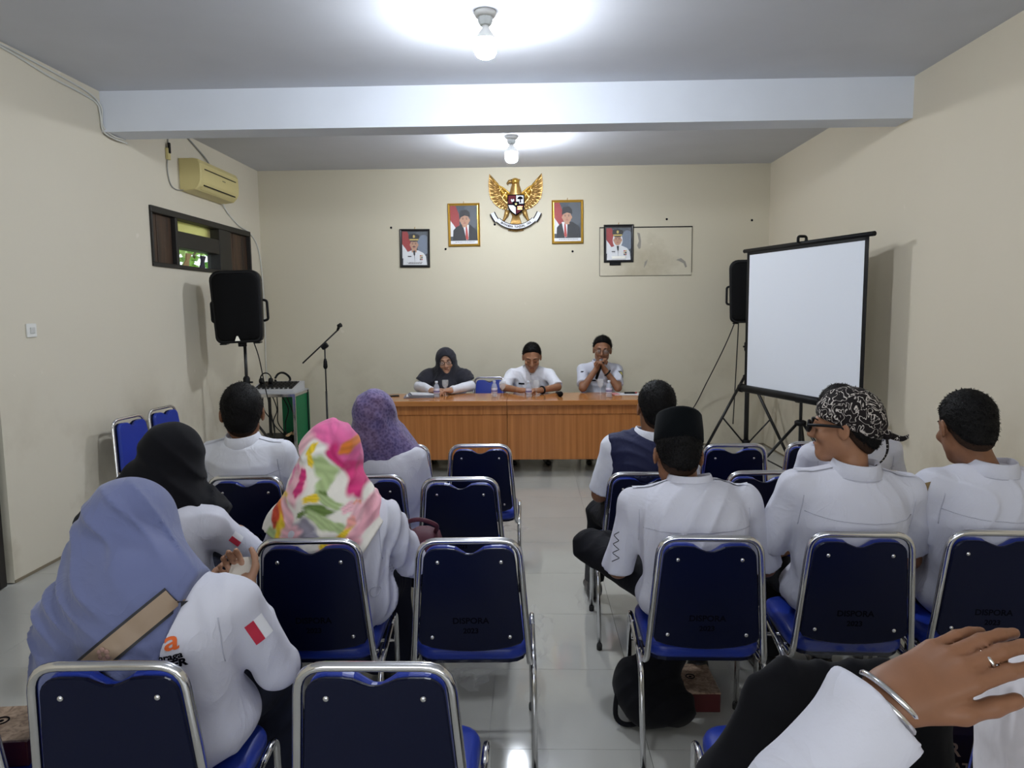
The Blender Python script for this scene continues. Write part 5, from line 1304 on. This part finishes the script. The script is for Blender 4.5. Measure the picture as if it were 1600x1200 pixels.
# woman in the floral scarf: the print is painted into the cloth
def floral(vs):
    x = vs[:, 0] + .012 * np.sin(vs[:, 2] * 40) ; z = vs[:, 2] + .010 * np.sin(vs[:, 0] * 37)
    C = np.tile(np.array([.80, .76, .68]), (len(vs), 1)); rs = np.random.RandomState(4)
    def blob(cx, cz, rx, rz, ang, col, soft=.35, streak=0):
        nonlocal C
        c, s = math.cos(ang), math.sin(ang); a = ((x - cx) * c + (z - cz) * s) / rx; b = (-(x - cx) * s + (z - cz) * c) / rz
        d = np.sqrt(a * a + b * b) + .10 * np.sin(5 * np.arctan2(b, a) + cx * 60); m = np.clip((1 - d) / soft, 0, 1)
        col = np.array(col) * (1 + (streak * np.sin(b * 9 + a * 3))[:, None] if streak else 1); C = C * (1 - m[:, None]) + np.clip(col, 0, 1) * m[:, None]
    PK, DP, PP, YE, GR, DG, OR, GY, RD = (.72, .13, .33), (.56, .03, .16), (.80, .45, .50), (.78, .55, .03), (.38, .48, .22), (.13, .20, .05), (.70, .20, .03), (.26, .24, .29), (.45, .05, .02)
    for a in [(-.02, 1.215, .13, .045, .2, PK), (.05, 1.19, .085, .05, -.6, PK), (-.09, 1.16, .06, .05, .9, PP), (.06, 1.13, .07, .035, -1.0, DP), (.105, 1.10, .045, .09, .35, PK), (.085, 1.16, .03, .03, 0, OR), (.10, 1.04, .03, .09, .5, DP),
              (-.03, 1.13, .07, .05, .7, (.80, .78, .72)), (-.115, 1.06, .035, .05, .2, PK), (-.10, 1.03, .045, .075, .1, PP), (-.085, 1.06, .018, .03, 0, DP), (-.085, 1.02, .02, .03, .2, DP), (.0, 1.09, .05, .05, .4, GR), (-.035, 1.145, .016, .035, -.4, YE), (-.04, 1.105, .014, .028, -.4, YE), (.0, 1.04, .03, .05, -.3, GR),
              (-.175, .95, .035, .11, .15, OR), (-.16, .99, .045, .03, .2, YE), (-.195, .90, .022, .06, .1, RD), (-.14, .93, .03, .07, .1, PP), (-.17, .87, .02, .06, 0, YE), (.02, 1.00, .035, .02, -.6, DG), (-.02, .985, .045, .018, .3, YE), (.04, .985, .055, .02, -.4, GR), (-.01, .95, .07, .022, .2, DG), (-.01, .915, .06, .03, -.3, GR), (.05, .90, .05, .018, -.6, GR), (-.08, .93, .025, .012, .3, DG),
              (-.075, .875, .055, .05, -.4, GY), (-.03, .85, .035, .025, .2, (.33, .31, .38)), (-.12, .86, .05, .04, .3, PP), (.10, .955, .035, .02, .3, PP), (.13, .96, .015, .012, 0, OR), (.12, .92, .06, .03, 1.0, PP), (.09, .895, .02, .035, -.2, (.80, .35, .30)), (.07, .865, .045, .018, .5, YE), (.04, .845, .04, .016, .6, OR), (.12, .87, .03, .05, -.4, PP), (.05, .82, .06, .03, .4, PP), (.02, .83, .015, .025, -.3, YE), (.16, .93, .025, .12, -.55, (.74, .36, .42)), (.10, .82, .05, .05, .5, (.74, .36, .42)), (-.2, .83, .03, .04, 0, GR)]:
        blob(*a, streak=.12)
    return C
D_ = person('person in a pink, green and yellow floral headscarf and white shirt, second row', (-.73, 2.57), 0, dict(LS, neck=(.0, -.0, .93), head=(-.005, .045, 1.088), hrot=(-.12, .12, .08), sw=.185, g=1.15, hs=1.1, bow=.05, h=.007,
    hip=(0.02, .05, .56), armL=((-.27, .10, .68), (-.1, .36, .68), (.6, .7, 0), (0, -.2, -1), .4), armR=((.262, .11, .675), (.10, .38, .68), (-.6, .7, 0), (0, -.2, -1), .4), seed=31, wamp=.009, wfreq=54))
headscarf(D_, M_FLORAL, caps=[((-.02, 0, .96), (-.15, .0, .86), .095, .09), ((-.15, 0, .86), (-.19, -.02, .72), .085, .09), ((0, 0, .95), (.14, .0, .875), .09, .08), ((-.02, -.02, .96), (.0, -.035, .76), .13, .15, .06), ((.05, -.03, .94), (.08, -.04, .80), .11, .12, .05), ((.02, .1, 1.0), (.10, .1, .9), .06, .07), ((.06, -.05, .92), (.10, -.09, .82), .06, .05)],
    cuts=[((.185, 0, .865), (.84, 0, -.54)), ((0, 0, .76), (-.35, 0, -1)), ((0, -.19, .8), (0, -1, -.1))], seed=33, amp=.006, freq=54, wdir=(.5, .2, -.85), h=.0055, color=floral)
shirt_details(D_, yoke=False, epaulettes=False)
td = bvh(D_['shirt']); P0 = [td.ray_cast(Vector((.165 + .016 * math.cos(a), -.4, .635 + .02 * math.sin(a))), Vector((0, 1, 0)))[0] for a in [2 * PI * k / 12 for k in range(12)]]
if all(P0): MB().tube([p + Vector((0, -.001, 0)) for p in P0], .0016, 5, close=True).build('embroidery', M_SEAM, D_['root'])
t = thing('handbag', 'maroon cloth bag on the lap of the person in the floral headscarf', 'bag', (-.445, 2.86, .585))
MB().loft([[(x * sx, yy * sx + .02 * z, z) for x, yy in rrect(.16, .2, .05, 4)] for sx, z in ((.8, 0), (1.05, .02), (1.0, .08), (.8, .14), (.35, .165))]).build('bag_body', mat('maroon_cloth', (.075, .012, .025), .7, bump=.3, bscale=30), t)
MB().tube(spline([(-.05, 0, .15), (-.06, -.04, .20), (.0, -.06, .22), (.06, -.04, .19), (.05, 0, .15)], 4), .009, 6).build('handle', mat('maroon_cloth', (.075, .012, .025), .7), t)

# woman in the purple scarf
E_ = person('person in a purple patterned headscarf, in front of the floral headscarf', (-.715, 3.53), 0, dict(LS, neck=(-.02, -.02, .945), head=(-.055, .0, 1.11), hrot=(-.5, .05, 0), sw=.145, g=.95, hs=1.06, bow=.03,
    hip=(0.03, .03, .56), armL=((-.2, .06, .68), (-.06, .34, .66), (.6, .7, 0), (0, -.2, -1), .4), armR=((.175, .05, .66), (.10, .34, .66), (-.6, .7, 0), (0, -.2, -1), .4), seed=41, wamp=.008))
headscarf(E_, M_PURPLE, caps=[((-.04, 0, .98), (-.14, .0, .88), .09, .085), ((-.02, 0, .96), (.13, .0, .875), .09, .085), ((-.02, .01, .97), (-.02, .0, .78), .11, .11, .06), ((.02, .08, 1.02), (.10, .08, .90), .06, .065)],
    cuts=[((.14, 0, .87), (.82, 0, -.57)), ((0, 0, .78), (-.15, 0, -1))], seed=43, amp=.006, freq=60, wdir=(.7, .2, .6), h=.007, puff=.95)

# ------------------------------------------------------------------ right block of listeners
# man in the navy vest
F_ = person('person in a navy vest over a white short-sleeved shirt', (.55, 3.56), 0, dict(shirt=M_SHIRT_W, skin=M_SKIN_D, neck=(.04, -.03, 1.0), head=(.07, .0, 1.14), hrot=(.05, .05, .05), sw=.175, g=1.05, hs=1.1, bow=.03,
    hip=(0, .03, .56), armL=((-.205, .03, .70), (-.15, .30, .62), (.4, .9, 0), (0, 0, -1), .4), armR=((.26, .05, .68), (.12, .32, .62), (-.4, .9, 0), (0, 0, -1), .4), seed=51, wamp=.004, sl_len=.95, hair=dict(front=.088), legs=(((-.17, .40, .50), (-.2, .40, .09)), ((.11, .43, .50), (.12, .45, .09)))))
S = SDF(F_['lo'], F_['hi'], .0075); sp, T = F_['sp'], F_['T']
for t_, rr in ((-.05, (.190, .150, .13)), (.3, (.178, .142, .16)), (.62, (.188, .142, .18)), (.84, (.170, .122, .11))): S.ell(sp(t_), rr, .06, T)
for q, s_ in (('L', -1), ('R', 1)): S.cap(F_['nb'] - T[:, 2] * .035 + T[:, 0] * .03 * s_, F_['sh'][q] - T[:, 0] * .012 * s_, .078, .076, .04, cut=.03)
S.displace(wrinkle(52, .005, 60, (.2, .1, 1)), .03); S.plane(F_['nb'] + T[:, 2] * .034, T[:, 2], 0, lo=F_['nb'] - .14, hi=F_['nb'] + .2); S.plane((0, 0, .50), (0, 0, -1))
vest = S.build('vest', M_VEST, F_['root'], 1)
drape_text('lettering', F_['root'], bvh(vest), 'ULA', .045, (-.02, -.1, .845), (1, 0, 0), (0, 0, 1), (0, 1, 0), mat('faded_print', (.05, .055, .10), .7), .001, align='CENTER')
# man in the tall black cap, leaning over his lap
G_ = person('person in a tall black cap and white shirt, head bowed, one leg crossed', (.60, 2.62), 0, dict(shirt=M_SHIRT, skin=M_SKIN_D, neck=(-.005, .055, .965), head=(-.035, .13, 1.070), hrot=(-.05, .28, .05), sw=.205, g=1.2, hs=1.08, bow=.055, h=.007,
    hip=(0, .03, .56), armL=((-.265, .10, .635), (-.10, .36, .63), (.6, .8, 0), (0, 0, -1), .5), armR=((.30, .10, .64), (.08, .36, .64), (-.6, .8, 0), (0, 0, -1), .5), seed=61, wamp=.0075, sl_len=1.02, hair=dict(front=.105),
    legs=(((-.345, .46, .60), (.06, .50, .60)), ((.12, .45, .50), (.13, .46, .09)))))
shirt_details(G_)
def felt_cap(I, tilt):
    A = Matrix([list(I['R'][i] * I['hs']) + [I['hc'][i]] for i in range(3)] + [[0, 0, 0, 1]]) @ Matrix.Rotation(tilt, 4, 'X')
    def rg_(z, a, b_): return [(a * math.cos(t), -.012 + b_ * math.sin(t), z + .012 * abs(math.sin(t)) ** 2 * (1 if z > .1 else 0)) for t in [2 * PI * k / 28 for k in range(28)]]
    return MB().loft([rg_(.045, .083, .104), rg_(.05, .0875, .1085), rg_(.09, .086, .107), rg_(.142, .080, .101), rg_(.150, .074, .095), rg_(.146, .05, .07), rg_(.142, .01, .01)], True, A).build('felt_cap', mat('black_velvet', (.003, .004, .005), .95, spec=.1, sheen=.03), I['root'])
felt_cap(G_, -.03)
tg = bvh(G_['shirt'])
zz = [(-.225, .06, .80 - .017 * k) for k in range(8)]
drape_line('sleeve_emblem', G_['root'], tg, [V(*p) + V(0, .03 * (k % 2), .0) for k, p in enumerate(zz)], (.8, .55, 0), M_INK, .0015, 40)
# man in the batik bandana, in profile
Hh = person('person in a black and white batik bandana and dark glasses, facing left', (1.16, 2.65), 0, dict(shirt=M_SHIRT, skin=M_SKIN_M, neck=(.02, -.03, 1.03), head=(.0, .01, 1.195), hrot=(1.02, .03, 0), sw=.205, g=1.2, hs=1.10, bow=.03, h=.007, hb=.006,
    hip=(0, .03, .56), armL=((-.27, .07, .68), (-.10, .33, .62), (.6, .8, 0), (0, 0, -1), .5), armR=((.285, .06, .675), (.10, .33, .58), (-.6, .8, 0), (0, 0, -1), .5), seed=71, wamp=.005, sl_len=.86, hair=dict(front=.085)))
shirt_details(Hh)
S = SDF(Hh['hc'] - .22, Hh['hc'] + .22, .0055); S.frame(Hh['hc'], Hh['R'], Hh['hs']); S.ell((0, -.014, .040), (.090, .108, .098), .01).ell((0, -.07, .0), (.07, .055, .06), .03)
S.plane((0, .075, .040), nrm((0, .42, -1)), .004)
for k in range(4): S.cap((-.085, .05 - .03 * k, .075 + .012 * k), (.085, .05 - .03 * k, .085 + .012 * k), .014, .014, .012) if False else None
S.frame(); S.displace(wrinkle(72, .003, 60, (.3, .2, 1)), .03)
bn = S.build('bandana', M_BATIK, Hh['root'], 1); bn['label'] = 'black batik bandana with white scroll pattern'
A_h = Matrix([list(Hh['R'][i] * Hh['hs']) + [Hh['hc'][i]] for i in range(3)] + [[0, 0, 0, 1]])
MB().ball((0, -.125, -.02), (.018, .018, .018), 10, 8, A_h).build('bandana_knot', M_BATIK, bn)
for dx, pts in ((0, [(0, -.13, -.02), (.01, -.15, -.03), (.015, -.17, -.034), (.01, -.188, -.024)]), (1, [(0, -.125, -.03), (.0, -.128, -.07), (.005, -.115, -.105), (.01, -.085, -.135)])):
    P_ = spline(pts, 5); vs = [tuple(A_h @ (p + Vector((0, .0, s_ * .012 * (1 - .5 * i / len(P_))) if dx == 0 else (s_ * .012, 0, 0)) + Vector((q_ * .003, 0, 0) if dx == 0 else (0, q_ * .003, 0)))) for i, p in enumerate(P_) for s_, q_ in ((1, 1), (-1, 1), (-1, -1), (1, -1))]
    MB().loft([vs[i * 4:i * 4 + 4] for i in range(len(P_))], True).build('bandana_tail', M_BATIK, bn)
spectacles(Hh['root'], Hh['hc'], Hh['R'], Hh['hs'], mat('dark_lens', (.006, .006, .006), .1), M_BLACK, 'sunglasses', .005)
# man at the right edge
Ii = person('bareheaded person in white shirt at the right edge, head bowed to the left', (1.655, 2.65), 0, dict(shirt=M_SHIRT, skin=M_SKIN_D, neck=(.02, -.02, 1.03), head=(-.045, .03, 1.185), hrot=(-.02, .22, .0), sw=.195, g=1.15, hs=1.09, bow=.04, h=.007, hb=.0065,
    hip=(0, .03, .56), armL=((-.235, .09, .675), (-.08, .35, .62), (.6, .8, 0), (0, 0, -1), .5), armR=((.27, .08, .68), (.10, .35, .6), (-.6, .8, 0), (0, 0, -1), .5), seed=81, wamp=.006, sl_len=1.0, hair=dict(front=.095)))
shirt_details(Ii, epaulettes=False)
q = drape_patch('shoulder_badge', Ii['root'], bvh(Ii['shirt']), (-.215, -.03, .955), nrm((.6, -.5, .35)), nrm((.3, 0, .95)), (.5, .75, -.4), (.03, .06), mat('brown_badge', (.20, .13, .05), .6), off=.004, nu=3, nv=4); q['label'] = 'brown embroidered shoulder badge'
# man hidden behind the bandana
J_ = person('person with black hair in a white shirt, mostly hidden behind the batik bandana', (1.60, 3.56), 0, dict(shirt=M_SHIRT, skin=M_SKIN_D, neck=(-.03, -.02, .975), head=(-.085, .0, 1.115), hrot=(.2, .1, 0), sw=.185, g=1.05, hs=1.1, bow=.03, h=.009,
    hip=(0, .03, .56), armL=((-.25, .05, .66), (-.12, .32, .62), (.4, .9, 0), (0, 0, -1), .4), armR=((.26, .05, .66), (.12, .32, .62), (-.4, .9, 0), (0, 0, -1), .4), seed=91, wamp=.004, hair=dict(front=.075)))
shirt_details(J_)

# ------------------------------------------------------------------ the three people at the desk (facing the room)
Lw = person('person in a charcoal headscarf and glasses seated at the left of the desk', (-.93, 7.88), PI, dict(LS, shirt=M_SHIRT_W, skin=M_SKIN_L, skirt=True, neck=(0, .03, .935), head=(-.015, .10, 1.075), hrot=(.06, .05, .10), sw=.185, g=1.22, hs=1.16, bow=.03, h=.008, hb=.0055,
    hip=(0, -.02, .56), armL=((-.275, .16, .815), (-.09, .42, .80), (.75, .45, .05), (.1, -.2, -1), .6), armR=((.275, .16, .815), (.10, .43, .80), (-.75, .4, .05), (-.1, -.2, -1), .6), seed=101, wamp=.004, legs=(((-.11, .36, .50), (-.12, .2, .09)), ((.11, .36, .50), (.12, .2, .09)))))
spectacles(Lw['root'], Lw['hc'], Lw['R'], Lw['hs'], mat('clear_lens', (.9, .9, .9), .3, alpha=.04, spec=.1), M_BLACK, 'glasses', .0024)
headscarf(Lw, M_CHAR, caps=[((0, 0, .95), (-.2, .03, .87), .105, .10), ((-.19, .03, .88), (-.25, .12, .845), .11, .088), ((0, 0, .95), (.2, .03, .87), .105, .10), ((.19, .03, .88), (.25, .12, .845), .11, .088), ((0, .08, .95), (0, .13, .80), .10, .13, .06), ((0, -.05, .95), (0, -.08, .75), .12, .12, .06)],
    cuts=[((0, 0, .775), (0, 0, -1)), ((.27, 0, .86), (.45, .1, -.88)), ((-.27, 0, .86), (-.45, .1, -.88))], seed=103, amp=.0035, freq=60, wdir=(.7, .1, .7), h=.006, face=(.062, .086), folds=[((-.08, .14, .97), (.14, .15, .86), .012), ((.09, .12, 1.0), (-.12, .16, .84), .012)])
Mm = person('person in a white shirt looking down at the middle of the desk', (.0, 7.88), PI, dict(shirt=M_SHIRT_W, skin=M_SKIN_M, neck=(0, .02, .985), head=(-.015, .105, 1.115), hrot=(.0, .38, .0), sw=.205, g=1.15, hs=1.20, bow=.03, h=.008, hb=.0055, closed=True,
    hip=(0, -.02, .56), armL=((-.29, .19, .80), (-.09, .44, .795), (.75, .45, .05), (.1, -.2, -1), .6), armR=((.29, .19, .80), (.10, .44, .795), (-.75, .4, .05), (-.1, -.2, -1), .6), seed=111, wamp=.0035, sl_len=.95, hair=dict(front=.100, slope=.95, thick=.012), hflow=(0, .5, 1), hlift=.3, hlen=.012, collar_h=.03, legs=(((-.13, .36, .50), (-.16, .3, .09)), ((.13, .36, .50), (.16, .3, .09)))))
tm_ = bvh(Mm['shirt'])
drape_patch('name_tag', Mm['root'], tm_, (.10, .2, .83), (1, 0, 0), (0, 0, 1), (0, -1, 0), (.065, .018), M_INK, nu=4, nv=2)
drape_line('placket', Mm['root'], tm_, [(0, .2, .96), (0, .2, .70)], (0, -1, 0), M_SEAM, .002)
for k in range(3): MB().ball(Vector((0, .0, 0)) + (tm_.ray_cast(Vector((0, .5, .93 - .07 * k)), Vector((0, -1, 0)))[0] or Vector((0, .15, .9))), (.006, .003, .006), 8, 5).build('button', M_INK if k == 0 else M_WHITEPL, Mm['root'])
MB().tube([Mm['arms']['L'][1] + V(-.03, -.03, 0) + np.array(V(0, 0, 0)) + .036 * (math.cos(a) * V(.75, -.66, 0) + math.sin(a) * V(0, 0, 1)) for a in [2 * PI * k / 14 for k in range(14)]], .010, 6, close=True).build('wristwatch', M_BLACK, Mm['root'])
Nn = person('person with glasses in a grey uniform shirt speaking into a microphone', (.755, 7.88), PI, dict(shirt=M_SHIRT_G, skin=M_SKIN_D, neck=(0, .03, 1.03), head=(-.02, .09, 1.185), hrot=(-.12, .06, -.06), sw=.185, g=1.02, hs=1.16, bow=.03, h=.008, hb=.0055,
    hip=(0, -.02, .56), armR=((.205, .30, .80), (.05, .235, 1.005), (-.45, .1, .85), (-.7, .1, -.4), 1.0), armL=((-.165, .30, .80), (-.035, .24, .985), (.5, .15, .8), (.7, .1, -.4), 1.0), seed=121, wamp=.004, sl_len=.80, hair=dict(front=.100, slope=.95, thick=.016), hflow=(.6, -.2, .6), hlift=.2, hlen=.020, legs=(((-.11, .36, .50), (-.13, .3, .09)), ((.11, .36, .50), (.13, .3, .09)))))
spectacles(Nn['root'], Nn['hc'], Nn['R'], Nn['hs'], mat('clear_lens', (.9, .9, .9), .3, alpha=.04, spec=.1), M_BLKMETAL, 'glasses', .0018)
tn = bvh(Nn['shirt'])
drape_patch('name_tag', Nn['root'], tn, (.08, .2, .86), (1, 0, 0), (0, 0, 1), (0, -1, 0), (.06, .016), M_INK, nu=4, nv=2)
q = drape_patch('arm_badge', Nn['root'], tn, (-.215, .16, .93), (.8, .5, 0), (0, 0, 1), (.55, -.8, 0), (.04, .07), mat('badge_black', (.03, .03, .04), .6), nu=4, nv=4); q['label'] = 'black and yellow unit badge on the sleeve'
drape_patch('badge_crest', q, tn, (-.215, .16, .94), (.8, .5, 0), (0, 0, 1), (.55, -.8, 0), (.025, .03), mat('badge_yellow', (.5, .42, .08), .6), off=.004, nu=3, nv=3)
drape_patch('sleeve_tab', Nn['root'], tn, (.21, .16, .96), (.8, -.5, 0), (0, 0, 1), (-.55, -.8, 0), (.03, .012), M_INK, nu=3, nv=2)
MB().tube([V(-.06, .265, .955) + .036 * (math.cos(a) * nrm(V(.5, 0, -.5)) + math.sin(a) * V(0, 1, 0)) for a in [2 * PI * k / 14 for k in range(14)]], .009, 6, close=True).build('wristwatch', M_BLACK, Nn['root'])
t = thing('microphone', 'black microphone held to the mouth of the man in the grey uniform', 'microphone', (.755 - .005, 7.88 - .25, 1.075)); t.rotation_euler = (.25, .25, 0)
MB().ball((0, 0, 0), (.027, .027, .030), 12, 8).build('grille', mat('grey_mesh', (.10, .10, .11), .5, bump=.4, bscale=600), t); MB().tube([(0, 0, -.02), (0, 0, -.20)], [.022, .015], 10).build('body', M_BLACK, t)

# ------------------------------------------------------------------ the raised hand in the foreground
K_ = person('person in a white headscarf and lilac-white sleeve at lower right, raising a hand', (.70, .74), 0, dict(LS, skin=M_SKIN_D, neck=(.01, .08, .90), head=(.0, .16, 1.04), hrot=(.1, .15, 0), sw=.185, g=1.1, hs=1.1, bow=.04, fine_hand='L', cuffr=.066,
    hip=(0, -.02, .56), armL=((-.50, .05, .935), (-.262, .115, 1.155), (.78, .1, .62), (.1, .75, -.65), .3), armR=((.28, .10, .68), (.10, .38, .66), (-.6, .7, 0), (0, -.2, -1), .4), seed=131, wamp=.007, wfreq=34))
KD, KN = (.88, .08, .46), (.10, .42, -.90)
S = SDF((-.42, -.02, 1.0), (.12, .32, 1.36), .0033)
kw = K_['arms']['L'][1]; ke = K_['arms']['L'][0]
S.cap(ke + (kw - ke) * .55, kw, .038, .029, .012, flat=(nrm(V(.1, .75, -.65)), .85))
hand(S, kw, KD, KN, 'L', (.24, .20, .20, .22), spread=.03, k=1.08, thumb_in=.15, thumb_out=.28)
o = S.build('hand', M_SKIN_D, K_['root'], 1); o['label'] = 'raised left hand with spread fingers'
d_ = nrm(kw - ke); a1 = nrm(np.cross(d_, V(.1, .75, -.65))); a2 = np.cross(d_, a1)
for off_, r_ in ((-.010, .040), (.004, .0385)):
    MB().tube([kw + d_ * off_ + (a1 * math.cos(a) + a2 * .86 * math.sin(a)) * r_ for a in [2 * PI * k / 24 for k in range(24)]], .0042, 8, close=True).build('bangle', M_CHROME, K_['root'])
hd_ = nrm(V(*KD)); n_ = V(*KN); n_ = nrm(n_ - hd_ * (n_ @ hd_)); t_ = -np.cross(hd_, n_)
fk = kw + (hd_ * .118 + t_ * .011) * 1.08 + n_ * .006
MB().tube([fk + (t_ * math.cos(a) + np.cross(hd_, t_) * math.sin(a)) * .0122 for a in [2 * PI * k / 16 for k in range(16)]], .0026, 6, close=True).build('ring', M_CHROME, K_['root'])
headscarf(K_, M_WSCARF, caps=[((-.02, 0, .95), (-.15, .03, .88), .10, .09), ((-.02, 0, .95), (.15, .03, .88), .10, .09), ((0, .05, .94), (0, .10, .75), .10, .12, .06), ((0, -.05, .94), (0, -.08, .72), .12, .12, .06)], cuts=[((0, 0, .70), (0, 0, -1))], seed=133, amp=.006, freq=48, h=.007)

# ------------------------------------------------------------------ bags, boxes, jacket
ch = CH['jacket']
t = thing('black_jacket', 'black jacket hung over the chair back at lower right', 'jacket', tuple(ch.location), -.02)
S = SDF((-.32, -.45, .25), (.32, -.02, 1.0), .008)
S.cap((-.13, -.258, .848), (.15, -.258, .848), .020, .020, .02, flat=((0, 1, 0), 1.6)).cap((-.15, -.28, .80), (.17, -.28, .80), .035, .035, .03)
for x0 in (-.14, 0, .13): S.cap((x0, -.285, .78), (x0 * 1.5 - .02, -.29, .36), .085, .10, .05, flat=((0, 1, 0), .35))
S.cap((-.15, -.29, .79), (-.225, -.30, .42), .05, .055, .03); S.cap((-.15, -.29, .79), (-.25, -.30, .62), .04, .06, .03).cap((-.25, -.30, .62), (-.26, -.30, .40), .06, .06, .03).cap((.15, -.29, .79), (.20, -.30, .42), .05, .055, .03)
S.displace(wrinkle(140, .005, 36, (1, 0, .2)), .04); S.cap((-.3, -.19, .82), (.3, -.19, .4), .001, .001)
S.build('jacket_cloth', M_BLACKFAB, t, 1)
MB().tube(spline([(-.05, -.335, .84), (-.06, -.345, .7), (-.05, -.35, .5), (-.06, -.35, .37)], 5), .003, 5).build('seam', mat('dark_seam', (.02, .02, .024), .8), t)
t = thing('shopping_bag', 'dark brown bag with gold letters on the chair seat under the raised hand', 'bag', (1.045, 1.70, .469), -.1)
MB().loft([[(x, yy, z) for x, yy in rrect(w_, d_2, .01, 2)] for w_, d_2, z in ((.20, .09, 0), (.205, .095, .01), (.20, .08, .14), (.19, .05, .19))], smooth=False).build('bag_body', mat('dark_brown_paper', (.018, .010, .009), .4), t)
for yy in (-.03, .03): MB().tube(spline([(-.04, yy, .185), (-.04, yy, .22), (.04, yy, .22), (.04, yy, .185)], 5), .003, 6).build('handle', M_BLACK, t)
M_GP = mat('gold_print', (.65, .45, .25), .4, metal=.5)
text_obj('lettering', 'R', .045, M_GP, t, Matrix.Translation((-.03, -.0485, .105)) @ Matrix.Rotation(PI / 2 - .1, 4, 'X'), .001); text_obj('lettering', 'PATR', .034, M_GP, t, Matrix.Translation((-.01, -.0492, .06)) @ Matrix.Rotation(PI / 2 - .05, 4, 'X'), .001)
def snack_box(label, loc, rz, dims):
    t = thing('snack_box', label, 'box', loc, rz); w_, d_2, h_ = dims
    MB().box((0, 0, h_ / 2 - .002), (w_, d_2, h_ - .004), bev=.003).build('box_tray', mat('maroon_card', (.085, .012, .014), .5), t)
    MB().box((0, 0, h_ - .004), (w_ + .004, d_2 + .004, .007), bev=.002).build('lid', M_MARBLE, t)
    l = MB().box((0, -d_2 / 2 - .001, h_ - .012), (w_ - .01, .0015, .02)).build('lid_flap', mat('maroon_card', (.085, .012, .014), .5), t)
    b = MB().tube([(.018 * math.cos(a), .018 * math.sin(a) + .01, h_ + .0005) for a in [2 * PI * k / 18 for k in range(18)]], .0022, 5, close=True); b.ball((0, .01, h_ + .0003), (.007, .007, .0015), 8, 4); b.build('round_logo', M_INK, t)
    return t
M_MARBLE = mat('marbled_card', (.36, .25, .17), .4)
N_, L_, b_ = nodes_of(M_MARBLE); tc = N_.new('ShaderNodeTexCoord'); no = N_.new('ShaderNodeTexNoise'); no.inputs['Scale'].default_value = 30; no.inputs['Detail'].default_value = 5; no.inputs['Distortion'].default_value = 2
r1 = N_.new('ShaderNodeValToRGB'); r1.color_ramp.elements[0].position = .38; r1.color_ramp.elements[1].position = .6; r1.color_ramp.elements[0].color = (.20, .13, .09, 1); r1.color_ramp.elements[1].color = (.42, .30, .21, 1)
L_.new(tc.outputs['Object'], no.inputs['Vector']); L_.new(no.outputs['Fac'], r1.inputs['Fac']); L_.new(r1.outputs['Color'], b_.inputs['Base Color'])
snack_box('snack box with a marbled tan lid on the chair seat at the lower left corner', (-1.44, 1.80, .469), .10, (.24, .17, .075))
snack_box('red-brown snack box on the floor under the chair of the black cap', (.665, 2.91, 0), .0, (.19, .24, .085))
t = thing('backpack', 'black backpack on the floor under the chair of the man in the black cap', 'backpack', (.49, 2.74, 0), .1)
S = SDF((-.22, -.25, -.03), (.22, .25, .42), .008); S.cap((-.03, 0, .10), (.03, .02, .26), .11, .09, .05).cap((-.06, -.06, .09), (.06, -.06, .09), .075, .075, .05).ell((-.1, .02, .15), (.07, .10, .10), .04); S.displace(wrinkle(150, .006, 40), .03); S.plane((0, 0, .002), (0, 0, -1)); S.build('pack_body', M_BLACKFAB, t, 1)
MB().tube(spline([(-.10, .05, .20), (-.15, .0, .15), (-.17, -.03, .05), (-.14, -.05, .018), (-.08, -.06, .03), (-.06, -.05, .08)], 5), .010, 6).build('shoulder_strap', M_BLACKFAB, t)
MB().tube(spline([(-.03, .02, .34), (-.03, .0, .37), (.03, .0, .375), (.03, .02, .34)], 5), .008, 6).build('carry_handle', M_BLACKFAB, t)
